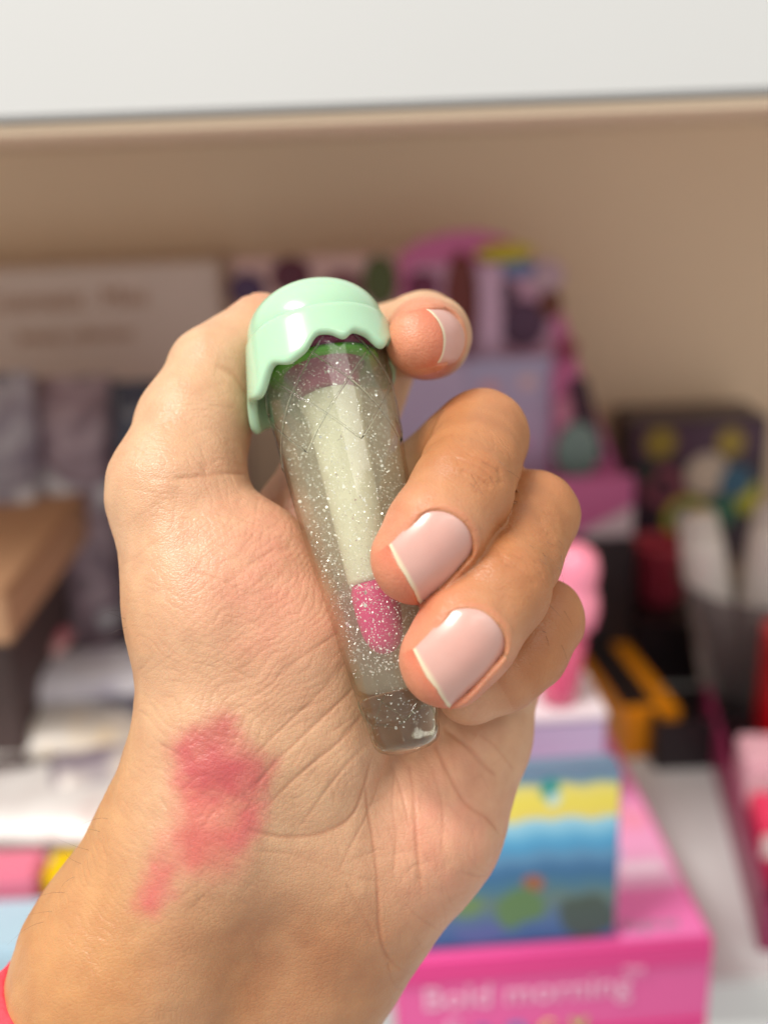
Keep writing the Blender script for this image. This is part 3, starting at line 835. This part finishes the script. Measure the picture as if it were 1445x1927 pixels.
M_whitetube = simple("white_tube", srgb(226, 220, 214), 0.4, 0.03, 30)
e = placed('bin', 1420, 1160, 0.585)
zt = top_z(1400, 1085, 0.585)
lathe_z('bin_body', [(.026, 0), (.027, .001), (.046, zt), (.047, zt), (.047, zt - .002), (.044, zt - .003), (.025, .004)], M_smoke, e)
tag(e, "smoky grey round bin holding white tubes", "bin")
bx, by = e.location.x, e.location.y
for dx, dy, pt, rr, ti, lab in ((-0.030, -0.004, 985, .0130, -.20, "slim white tube leaning left in the grey bin"), (0.004, -0.010, 972, .0165, .03, "wide white tube upright in the grey bin"), (0.032, 0.004, 985, .013, .12, "white tube leaning right in the grey bin")):
    t = empty('cosmetic_tube', (bx + dx * .5, by + dy, 0.006)); t.rotation_euler = (0, ti, 0)
    hh = top_z(1400, pt, by) 
    lathe_z('tube_body', [(rr * .8, 0.0), (rr * .85, .012), (rr, .016), (rr, hh - .02), (rr * .9, hh - .004)], M_whitetube, t)
    lathe_z('crimp', [(rr * .86, hh - .0035), (rr * .86, hh + .004)], M_whitetube, t)
    tag(t, lab, 'tube', 'white tubes in the grey bin')
# --- amber box with a dark window
M_amber = simple("amber_card", srgb(222, 140, 12), 0.4, 0.04, 30)
q = at_z(1225, 1425, 0.0)
e = empty('amber_box', (q[0], q[1], 0), 0.12); w = span(1178, 1288, 1360, q[1]); h = top_z(1232, 1338, q[1])
lbox('body', w, 0.10, h, M_amber, e)
box('window', -w * .46, w * .12, 0.008, 0.09, h + .0003, h + .0012, simple("dark_window", srgb(34, 26, 26), 0.3), e)
tag(e, "amber orange box with a dark window on top", "box")
# --- rails and boxes at the right
M_maroon = simple("maroon_card", srgb(140, 44, 84), 0.4, 0.05, 30)
q = at_z(1350, 1500, 0.03)
e = empty('gift_tray', (0.184, 0.372, 0), -0.16)
for nm, b_, m in (('front_wall', (-.028, .10, 0, .003, 0, .024), M_maroon), ('side_wall', (-.028, -.025, .0032, .19, 0, .03), M_maroon), ('floor_plate', (-.0248, .10, .0032, .19, 0, .003), M_maroon)):
    box(nm, *b_, m, e, 0.0005)
tag(e, "maroon open tray running back along the shelf", "tray")
M_rose = simple("rose_card", srgb(226, 60, 100), 0.4, 0.05, 30)
M_red = simple("red_plastic", srgb(196, 10, 26), 0.3, 0.05, 30, coat=0.3)
for dx, dy, w, d, h, m, lab, st in ((-.001, .035, .045, .03, .036, M_rose, "rose red box with white band in the maroon tray", 1), (.000, .075, .048, .03, .044, simple("blush_card", srgb(226, 176, 190), 0.4), "blush pink box with red marks in the maroon tray", 2),
                                    (.020, .118, .05, .04, .085, M_red, "glossy red box standing in the maroon tray", 0)):
    b_ = empty('gift_box', (0, 0, 0)); b_.matrix_world = e.matrix_basis @ Matrix.Translation((dx, dy, .0035))
    lbox('body', w, d, h, m, b_)
    if st == 1: printed(b_, (-w / 2 + .001, -.0005, h * .55), (w - .002, 0, 0), (0, 0, h * .35), lambda u, v: (236, 214, 214), 4, 4)
    if st == 2: printed(b_, (-w / 2 + .001, -.0005, .002), (w - .002, 0, 0), (0, 0, h - .006), blobs((230, 186, 196), [(.2, .45, .12, .2, (220, 40, 60)), (.7, .3, .2, .12, (222, 60, 80))]), 20, 20)
    tag(b_, lab, 'box', 'boxes in the maroon tray')
# --- the near pink tray with the sea picture box, the lilac box and the pink bottles
M_hot = simple("hot_pink_card", srgb(232, 96, 164), 0.4, 0.03, 20)
M_hotd = simple("deep_pink_card", srgb(226, 62, 140), 0.4, 0.03, 20)
M_pale = simple("pale_pink_ink", srgb(244, 192, 220), 0.4, 0.03, 20)
ZT = 0.045; qa = at_z(742, 1812, ZT); qb = at_z(1343, 1766, ZT)
TW = float(np.hypot(*(qb - qa)[:2])); ang = math.atan2(qb[1] - qa[1], qb[0] - qa[0])
e = empty('display_tray', ((qa[0] + qb[0]) / 2, (qa[1] + qb[1]) / 2, 0.0005), ang)
TD = 0.175
lbox('base', TW, TD, ZT, M_hot, e, 0.0012)
box('front_band', -TW / 2 + .001, TW / 2 - .001, -0.0015, -0.0004, ZT - 0.0105, ZT - 0.0012, M_hotd, e)
box('front_band', -TW / 2 + .001, TW / 2 - .001, -0.0015, -0.0004, 0.001, 0.006, M_hotd, e)
text_on(e, "Bold morning", (-TW / 2 + .010, -.0008, ZT - .0235), (1, 0, 0), (0, -1, 0), .0150, M_pale)
text_on(e, "TM", (TW / 2 - .036, -.0018, ZT - .0135), (1, 0, 0), (0, -1, 0), .006, M_pale)
xx = -TW / 2 + .018
for ch, col in zip("Fancy", ((236, 170, 210), (150, 110, 190), (90, 150, 215), (236, 214, 130), (190, 214, 110))):
    text_on(e, ch, (xx, -.0008, .004), (1, 0, 0), (0, -1, 0), .0165, simple("ink_" + ch, srgb(*col), 0.4)); xx += .0125
printed(e, (TW / 2 - .036, .001, ZT + .0004), (.034, 0, 0), (0, TD - .004, 0),
        blobs(lambda u, v: lerp((255, 130, 200), (230, 130, 180), min(1, v * 1.6)) if v < .18 else lerp((240, 190, 220), (226, 110, 170), v),
              [(.2, .33, .22, .06, (120, 186, 230)), (.75, .45, .2, .05, (236, 150, 180)), (.1, .62, .15, .04, (170, 210, 240)), (.6, .25, .3, .03, (246, 214, 234))]), 20, 60)
text_on(e, "lipgloss", (TW / 2 - .034, .0065, ZT + .0007), (1, 0, 0), (0, 0, 1), .0078, simple("grey_ink", srgb(176, 160, 176), 0.4))
tag(e, "hot pink display tray with pale lettering under the sea picture box", "tray")
TM_ = e.matrix_basis.copy()
b_ = empty('sea_box', (0, 0, 0)); b_.matrix_world = TM_ @ Matrix.Translation((-.0195, .004, ZT + .0008))
BW, BD, BH = .088, .012, .075
lbox('body', BW, BD, BH, simple("sea_card", srgb(112, 138, 164), 0.35), b_)
def sea(u, v):
    u0, v0 = u, v
    u = u + .03 * math.sin(9 * v + 4 * u) + .02 * math.sin(23 * u + 11 * v); v = min(1, max(0, v + .007 * math.sin(13 * u0 + 2) + .008 * math.sin(37 * u0 + 9 * v0)))
    st = [(0, (52, 92, 150)), (.12, (80, 110, 160)), (.26, (104, 126, 120)), (.36, (70, 120, 150)), (.44, (60, 112, 160)), (.52, (100, 150, 190)), (.60, (80, 166, 216)), (.70, (150, 212, 240)), (.745, (176, 224, 244)), (.75, (240, 220, 120)), (.84, (246, 228, 90)), (.93, (240, 226, 130)), (.97, (110, 150, 170)), (1, (130, 150, 180))]
    for (a, ca), (b, cb) in zip(st[:-1], st[1:]):
        if a <= v <= b: c = lerp(ca, cb, (v - a) / (b - a)); break
    for cx, cy, rx, ry, col in ((.62, .37, .07, .05, (170, 96, 60)), (.55, .22, .09, .12, (96, 130, 80)), (.85, .14, .12, .13, (70, 84, 76)), (.30, .25, .08, .06, (110, 140, 90)), (.2, .5, .1, .06, (170, 205, 225)), (.68, .92, .05, .06, (40, 150, 150)), (.70, .86, .04, .04, (200, 230, 236)), (.42, .08, .1, .06, (90, 100, 160))):
        dd = ((u - cx) / rx) ** 2 + ((v - cy) / ry) ** 2
        if dd < 1.3: c = lerp(c, col, min(1, (1.3 - dd) / .5) * .9)
    return c
printed(b_, (-BW / 2 + .001, -.0005, .001), (BW - .002, 0, 0), (0, 0, BH - .002), sea, 60, 80)
tag(b_, "box printed with a yellow sky and blue sea standing on the pink tray", "box")
b_ = empty('lilac_box', (0, 0, 0)); b_.matrix_world = TM_ @ Matrix.Translation((.004, .086, ZT + .0008))
LH = .047
lbox('body', .075, .040, LH, M_lilac, b_)
box('white_lid', -.0376, .0376, -.0003, .0403, LH + .0003, LH + .0040, simple("white_card", srgb(236, 226, 232), 0.4), b_, 0.0005)
tag(b_, "lilac box with a white lid behind the sea picture box", "box")
M_bub = simple("bubblegum_plastic", srgb(246, 146, 172), 0.3, 0.03, 30, coat=0.3)
M_bubd = simple("rose_gel", srgb(222, 92, 128), 0.2, 0.05, 30, coat=0.4)
for dx, dy, sc, ti, lab in ((.0215, .012, 1.0, .10, "pink bottle with bubbly pale cap at the outer corner of the lilac box"), (-.008, .026, 1.0, -.05, "pink bottle with bubbly pale cap mid lilac box, further back than its twin")):
    t = empty('gloss_bottle', (0, 0, 0)); t.matrix_world = TM_ @ Matrix.Translation((dx, .086 + dy, ZT + LH + .0052)) @ Matrix.Rotation(ti, 4, 'Y') @ Matrix.Scale(1.24, 4)
    lathe_z('bottle_body', [(.0052, 0), (.0066, .001), (.0072, .010), (.0078, .026), (.0066, .029)], M_bubd, t)
    lathe_z('bubble_cap', [(.0080, .0292), (.0102, .032), (.0108, .038), (.0098, .0435), (.0084, .0455), (.0088, .048), (.0090, .053), (.0076, .058), (.0040, .061), (.0008, .0618)], M_bub, t)
    tag(t, lab, 'bottle', 'pink gloss bottles')

hand = build_hand()

# ------------------------------------------------------------------ the lip gloss tube
BOT = P(767, 1400, 191.5); RIM = P(597, 636, 211.0)
AX = unit(RIM - BOT); LRIM = float(np.linalg.norm(RIM - BOT))
FR = unit(np.array([0, 0, 1.0]) - AX[2] * AX)          # azimuth 0 looks at the camera side
RT = np.cross(AX, FR)                                  # azimuth grows to the right
if RT[0] < 0: RT = -RT
def gp(h, phi, r):
    """tube frame: height above the foot, azimuth in degrees, radius -> world"""
    f = np.radians(phi)
    q = BOT + AX * np.asarray(h)[..., None] + (FR * np.cos(f)[..., None] + RT * np.sin(f)[..., None]) * np.asarray(r)[..., None]
    return to_world(q.reshape(-1, 3))
HH = np.array([0, 4, 10, 18, 28, 38, 48, 58, 68, 78, 95.])
RR = np.array([6.15, 6.5, 7.35, 8.3, 9.45, 10.5, 11.35, 12.0, 12.55, 12.9, 13.0])
def tube_r(h): return np.interp(h, HH, RR)
def lathe(name, prof, mat, parent, seg=72, close=True, smooth=True):
    """prof: [(h, r)...]; r = 0 closes with a pole"""
    verts = []; faces = []; rows = []
    ph = np.arange(seg) * 360.0 / seg
    for h, r in prof:
        if r < 1e-6:
            rows.append([len(verts)]); verts.extend(gp(np.array([h]), np.array([0.0]), np.array([0.0])).tolist())
        else:
            rows.append(list(range(len(verts), len(verts) + seg)))
            verts.extend(gp(np.full(seg, h), ph, np.full(seg, r)).tolist())
    for a, b in zip(rows[:-1], rows[1:]):
        for i in range(seg):
            j = (i + 1) % seg
            if len(a) == 1: faces.append((a[0], b[j], b[i]))
            elif len(b) == 1: faces.append((a[i], a[j], b[0]))
            else: faces.append((a[i], a[j], b[j], b[i]))
    o = mesh_obj(name, verts, faces, mat, parent, smooth)
    bm = bmesh.new(); bm.from_mesh(o.data); bmesh.ops.recalc_face_normals(bm, faces=bm.faces); bm.to_mesh(o.data); bm.free()
    return o
def glass(name, ior, col=(1, 1, 1), rough=0.0, absorb=None, dens=0):
    m, nt, b = new_mat(name)
    b.inputs['Base Color'].default_value = (*col, 1); b.inputs['Transmission Weight'].default_value = 1
    b.inputs['IOR'].default_value = ior; b.inputs['Roughness'].default_value = rough
    if absorb:
        v = nd(nt, 'ShaderNodeVolumeAbsorption'); v.inputs['Color'].default_value = (*absorb, 1); v.inputs['Density'].default_value = dens
        nt.links.new(v.outputs[0], nt.nodes['Material Output'].inputs['Volume'])
    return m
gloss = empty('lip_gloss', to_world(BOT[None])[0])
tag(gloss, "clear glitter lip gloss tube shaped like an ice cream cone with mint cap", "lip gloss")
M_ridge = glass("clear_ridge", 1.33, (0.985, 0.99, 0.98), 0.02)
def clear_shell(name, tint, rough=0.03):
    m, nt, b = new_mat(name); nt.nodes.remove(b)
    tr = nd(nt, 'ShaderNodeBsdfTransparent'); tr.inputs['Color'].default_value = (*tint, 1)
    gl = nd(nt, 'ShaderNodeBsdfGlossy'); gl.inputs['Roughness'].default_value = rough
    lw = nd(nt, 'ShaderNodeLayerWeight'); lw.inputs['Blend'].default_value = 0.5
    pw = nd(nt, 'ShaderNodeMath', operation='POWER'); pw.inputs[1].default_value = 3.2
    fr = nd(nt, 'ShaderNodeMath', operation='MULTIPLY_ADD'); fr.inputs[1].default_value = 0.75; fr.inputs[2].default_value = 0.05
    nt.links.new(lw.outputs['Facing'], pw.inputs[0]); nt.links.new(pw.outputs[0], fr.inputs[0])
    tc = nd(nt, 'ShaderNodeTexCoord'); no = nd(nt, 'ShaderNodeTexNoise'); no.inputs['Scale'].default_value = 120
    bp = nd(nt, 'ShaderNodeBump'); bp.inputs['Strength'].default_value = 0.12; bp.inputs['Distance'].default_value = 0.0006
    nt.links.new(tc.outputs['Object'], no.inputs['Vector']); nt.links.new(no.outputs['Fac'], bp.inputs['Height'])
    nt.links.new(bp.outputs[0], gl.inputs['Normal'])
    mx = nd(nt, 'ShaderNodeMixShader')
    nt.links.new(fr.outputs[0], mx.inputs[0]); nt.links.new(tr.outputs[0], mx.inputs[1]); nt.links.new(gl.outputs[0], mx.inputs[2])
    nt.links.new(mx.outputs[0], nt.nodes['Material Output'].inputs['Surface'])
    return m
M_clear = clear_shell("clear_plastic", (0.90, 0.92, 0.86))
M_liquid, nt, b = new_mat("glitter_gel"); nt.nodes.remove(b)
vol = nd(nt, 'ShaderNodeVolumePrincipled'); vol.inputs['Color'].default_value = (0.90, 0.895, 0.80, 1)
vol.inputs['Density'].default_value = 62; vol.inputs['Anisotropy'].default_value = 0.2
nt.links.new(vol.outputs[0], nt.nodes['Material Output'].inputs['Volume'])
M_mint = simple("mint_plastic", srgb(170, 208, 176), 0.22, 0.012, 40, coat=0.3)
bpy.data.materials["mint_plastic"].node_tree.nodes["Principled BSDF"].inputs['Subsurface Weight'].default_value = 0.15
bpy.data.materials["mint_plastic"].node_tree.nodes["Principled BSDF"].inputs['Subsurface Scale'].default_value = 0.002
M_stem = simple("pearl_stem", srgb(238, 236, 218), 0.35, 0.04, 200)
M_pink = simple("pink_tip", srgb(228, 34, 134), 0.35, 0.05, 200)
M_plum = simple("plum_stopper", srgb(176, 18, 118), 0.3, 0.05, 120)
M_green = simple("green_ring", srgb(96, 190, 40), 0.3, 0.05, 120)
hs = np.linspace(0, 83, 50)
body = [(-1.7, 0), (-1.6, 2.0), (-1.2, 3.8), (-0.5, 5.2), (0.3, 5.9), (1.2, 6.2)] + [(h, tube_r(h)) for h in hs if h > 1.6] + [(83.4, 10.5), (83.5, 0)]
tube = lathe('tube', body, M_clear, gloss, 96)
# gel cavity inside the wall
gel = [(9.6, 0), (9.8, 3.6), (10.3, 5.6), (11.2, 6.6)] + [(h, tube_r(h) - 0.7) for h in np.linspace(12.5, 79, 30)] + [(79.6, 11.0), (79.7, 0)]
lathe('gel', gel, M_liquid, gloss, 72)
lathe('base_plug', [(-1.2, 0), (-1.1, 2.0), (-0.7, 3.7), (0.0, 5.0), (0.8, 5.6), (1.6, 5.85)] + [(h, float(tube_r(h)) - 0.35) for h in np.linspace(2.4, 8.6, 8)] + [(9.2, 6.4), (9.35, 5.6), (9.4, 0)], M_ridge, gloss, 72)
# applicator: stem, pink tip, stopper and ring
stem = [(30.0, 0), (30.0, 4.0), (31.0, 4.4), (50, 4.9), (62, 5.3), (66, 5.9), (67.5, 6.4), (67.8, 6.2), (67.8, 0)]
lathe('wand_stem', stem, M_stem, gloss, 48)
lathe('wand_tip', [(16.6, 0), (16.9, 1.4), (18.0, 2.8), (20.5, 3.8), (24, 4.25), (28.5, 4.3), (29.9, 3.9), (29.9, 0)], M_pink, gloss, 40)
lathe('stopper', [(68.2, 0), (68.2, 5.0), (69.0, 6.2), (71.5, 6.6), (73.0, 6.4), (74.6, 8.5), (75.0, 10.7), (78.6, 10.9), (78.8, 0)], M_plum, gloss, 48)  # wide collar is the stopper; narrow plug below is added for its magenta reflection
lathe('ring', [(73.4, 8.2), (73.4, 11.0), (74.3, 11.1), (74.3, 8.2), (73.4, 8.2)], M_green, gloss, 48)
# glitter flakes
r_ = np.random.default_rng(11); gv = []; gf = []
NF = 11000
for k in range(NF):
    h = 11 + 67 * r_.random() ** 0.85
    if h < 13 : h = r_.uniform(3, 12)
    R = float(tube_r(h)) - 0.95
    if h < 12: R = 4.6
    rad = R * math.sqrt(r_.uniform(0.12, 1.0)); ph = r_.uniform(-180, 180) if k < 8500 else r_.normal(0, 28)
    if 16 < h < 73 and rad < 5.6: rad = r_.uniform(5.6, R) if R > 5.6 else R
    c = BOT + AX * h + (FR * math.cos(math.radians(ph)) + RT * math.sin(math.radians(ph))) * rad
    n = unit(r_.normal(size=3) + np.array([0, 0.6, 0.9])); u = unit(np.cross(n, r_.normal(size=3))); v = np.cross(n, u)
    s_ = (0.05 + 0.12 * r_.random() ** 1.6) * (2.3 if r_.random() < 0.035 else 1)
    b0 = len(gv)
    for a in range(6):
        gv.append(c + (u * math.cos(a * math.pi / 3) + v * math.sin(a * math.pi / 3)) * s_)
    gf.append(tuple(range(b0, b0 + 6)))
M_glit = simple("glitter", (0.98, 0.98, 1.0), 0.3, 0.1, 900, metallic=0.35)
tag(mesh_obj('glitter', to_world(np.array(gv)), gf, M_glit, gloss), kind='stuff')
# raised waffle lines on the outside
def line_tube(name, pts3, rad, mat, parent, seg=6):
    pts3 = np.array(pts3); V = []; F = []
    for i, p in enumerate(pts3):
        t = unit(pts3[min(i + 1, len(pts3) - 1)] - pts3[max(i - 1, 0)])
        a = unit(np.cross(t, [0.3, 0.5, 0.81])); b = np.cross(t, a)
        for k in range(seg):
            w = 2 * math.pi * k / seg
            V.append(p + (a * math.cos(w) + b * math.sin(w)) * rad * (0.03 if i in (0, len(pts3) - 1) else 1))
    n = len(pts3)
    for i in range(n - 1):
        for k in range(seg):
            F.append((i * seg + k, i * seg + (k + 1) % seg, (i + 1) * seg + (k + 1) % seg, (i + 1) * seg + k))
    F.append(tuple(range(seg - 1, -1, -1))); F.append(tuple((n - 1) * seg + k for k in range(seg)))
    return mesh_obj(name, V, F, mat, parent, True)
HA, PA = 60.5, -5.0                # a crossing seen near the middle of the tube
for sgn in (1, -1):
    for k in range(7):
        h = np.linspace(HA - 6.0, 79, 26)
        phi = PA + sgn * (h - HA) / 6.0 * 26.0 + k * 360 / 7
        line_tube('waffle_ridge', gp(h, phi, tube_r(h) + 0.03), 0.00022, M_ridge, gloss)
    for k in range(6):
        h = np.linspace(3.6, 9.4, 8)
        phi = 8 + sgn * (h - 3.6) * 7.0 + k * 60
        line_tube('waffle_ridge', gp(h, phi, tube_r(h) + 0.02), 0.00016, M_clear, gloss)
# mint cap: dome and a dripping skirt
dome = []
for a in np.linspace(0, 90, 22):
    dome.append((LRIM + 0.6 + 10.2 * math.sin(math.radians(a)), 13.75 * math.cos(math.radians(a)) ** 0.92 if a < 89.9 else 0))
dome = [(LRIM - 2.0, 13.4), (LRIM + 0.3, 13.75)] + dome[1:]
cap = lathe('cap', dome, M_mint, gloss, 96)
DP = np.array([-180, -160, -138, -116, -97, -76, -55, -36, -22, -11, 3, 12, 21, 30, 40, 52, 66, 84, 104, 126, 150, 180.])
DL = np.array([8.5, 12, 9, 13.0, 15.2, 10.8, 12.2, 7.6, 9.0, 8.0, 4.6, 5.0, 6.6, 4.9, 5.6, 8.2, 5.6, 7.5, 5.6, 9.5, 7, 8.5])
def drip(phi):
    phi = (np.asarray(phi) + 180) % 360 - 180
    i = np.clip(np.searchsorted(DP, phi) - 1, 0, len(DP) - 2)
    t = (phi - DP[i]) / (DP[i + 1] - DP[i]); t = t * t * (3 - 2 * t)
    return DL[i] * (1 - t) + DL[i + 1] * t
SEG = 240; ph = np.arange(SEG) * 360 / SEG
L = sum(drip(ph + o_) * w_ for o_, w_ in ((-4, .15), (-2, .2), (0, .3), (2, .2), (4, .15)))
rows = []
def flare(x): return 14.35 + 0.155 * np.maximum(x, 0)
for q in np.linspace(0, 1, 12):                      # outer face, rounded bead at the top and the lip
    x = -0.9 + q * (L + 0.9)
    bulge = np.where(x < 0.6, np.sqrt(np.clip(1 - ((0.6 - x) / 1.5) ** 2, 0, 1)) * 0.8 - 0.8, 0)
    rows.append(gp(LRIM - x, ph, flare(x) + bulge))
for a in (30, 60, 90, 120, 150):                     # rounded lower lip
    rows.append(gp(LRIM - L - 1.0 * math.sin(math.radians(a)), ph, flare(L) - 1.0 + 1.0 * math.cos(math.radians(a))))
for q in np.linspace(1, 0, 6):
    x = -0.9 + q * (L + 0.9)
    rows.append(gp(LRIM - x, ph, np.maximum(flare(x) - 2.0, 13.15)))
V = np.concatenate(rows); nr = len(rows); F = []
for i in range(nr):
    for k in range(SEG):
        a, b = i, (i + 1) % nr
        F.append((a * SEG + k, a * SEG + (k + 1) % SEG, b * SEG + (k + 1) % SEG, b * SEG + k))
sk = mesh_obj('drip_skirt', V, F, M_mint, cap, True)
bm = bmesh.new(); bm.from_mesh(sk.data); bmesh.ops.recalc_face_normals(bm, faces=bm.faces); bm.to_mesh(sk.data); bm.free()
for o in gloss.children: o.matrix_parent_inverse = gloss.matrix_world.inverted()
bpy.context.view_layer.update()
for o in gloss.children: o.matrix_parent_inverse = gloss.matrix_world.inverted()

# ------------------------------------------------------------------ knitted wristband and a few hairs
def wristband():
    c0 = P(322, 2000, 212); ax = unit(P(300, 2050, 214) - P(470, 1720, 211)); ax[2] = 0; ax = unit(ax)
    e1 = unit(np.cross(ax, [0, 0, 1])); e2 = np.cross(ax, e1); n = 160; V = []; F = []
    prof = [(-3.6, 0.0), (-3.4, 1.3), (-2.2, 2.0), (-0.7, 1.75), (0.8, 2.05), (2.3, 1.95), (3.4, 1.2), (3.6, 0.0), (2.0, -0.6), (-2.0, -0.6)]
    for i in range(n):
        a = 2 * math.pi * i / n; dr = e1 * math.cos(a) + e2 * math.sin(a); t = np.linspace(12, 62, 240)
        f = hand_sdf(c0 + dr * t[:, None]); k = np.nonzero(f > 0)[0]; r = t[k[0]] if len(k) else 40
        for j, (s_, h) in enumerate(prof):
            bump = 0.22 * math.sin(i * 1.9 + j * 2.1) if 0 < j < 7 else 0
            V.append(c0 + dr * (r + h + 0.1 + bump) + ax * s_)
    m = len(prof)
    for i in range(n):
        for j in range(m): F.append((i * m + j, ((i + 1) % n) * m + j, ((i + 1) % n) * m + (j + 1) % m, i * m + (j + 1) % m))
    mt = simple("coral_yarn", srgb(232, 70, 84), 0.8, 0.25, 900, bump=0.8)
    o = mesh_obj('wristband', to_world(np.array(V)), F, mt, None, True)
    bm = bmesh.new(); bm.from_mesh(o.data); bmesh.ops.recalc_face_normals(bm, faces=bm.faces); bm.to_mesh(o.data); bm.free()
    tag(o, "coral red knitted wristband round the wrist", "wristband")
wristband()
def hairs():
    r = np.random.default_rng(3); V = []; F = []
    roots = [(226, 1150), (233, 1165), (236, 1180), (222, 1100), (232, 1195), (150, 1625), (165, 1600), (138, 1650), (185, 1565), (200, 1540), (120, 1680), (95, 1715), (80, 1735)]
    roots += [(r.uniform(985, 1070), r.uniform(1010, 1070)) for _ in range(9)] + [(r.uniform(880, 960), r.uniform(850, 910)) for _ in range(6)] + [(r.uniform(1000, 1080), r.uniform(1130, 1220)) for _ in range(5)]
    H = surf_hits([(x + 3, y) for x, y in roots])
    for k, p in enumerate(H):
        if np.isnan(p).any(): continue
        edge = k < 13
        L = r.uniform(4, 7) if edge else r.uniform(2, 3.4)
        d0 = unit(np.array([-1, r.uniform(-0.5, 0.6), 0.3]) if edge else np.array([0.5, -0.7, 0.45]) + r.normal(0, .25, 3))
        cv = r.normal(0, 0.5, 3) + np.array([0, -0.7 if edge else -0.2, 0])
        pts = [p + d0 * L * t + cv * L * 0.5 * t * t for t in np.linspace(0, 1, 7)]; b0 = len(V)
        for i, q in enumerate(pts):
            rad = 0.028 * (1 - 0.8 * i / 6); t = unit(pts[min(i + 1, 6)] - pts[max(i - 1, 0)]); a = unit(np.cross(t, [.2, .3, .9])); b = np.cross(t, a)
            for w in range(3): V.append(q + (a * math.cos(w * 2.094) + b * math.sin(w * 2.094)) * rad)
        for i in range(6):
            for w in range(3): F.append((b0 + i * 3 + w, b0 + i * 3 + (w + 1) % 3, b0 + i * 3 + 3 + (w + 1) % 3, b0 + i * 3 + 3 + w))
    tag(mesh_obj('arm_hair', to_world(np.array(V)), F, simple("hair", srgb(60, 44, 36), 0.4), hand), kind='stuff')
hairs()
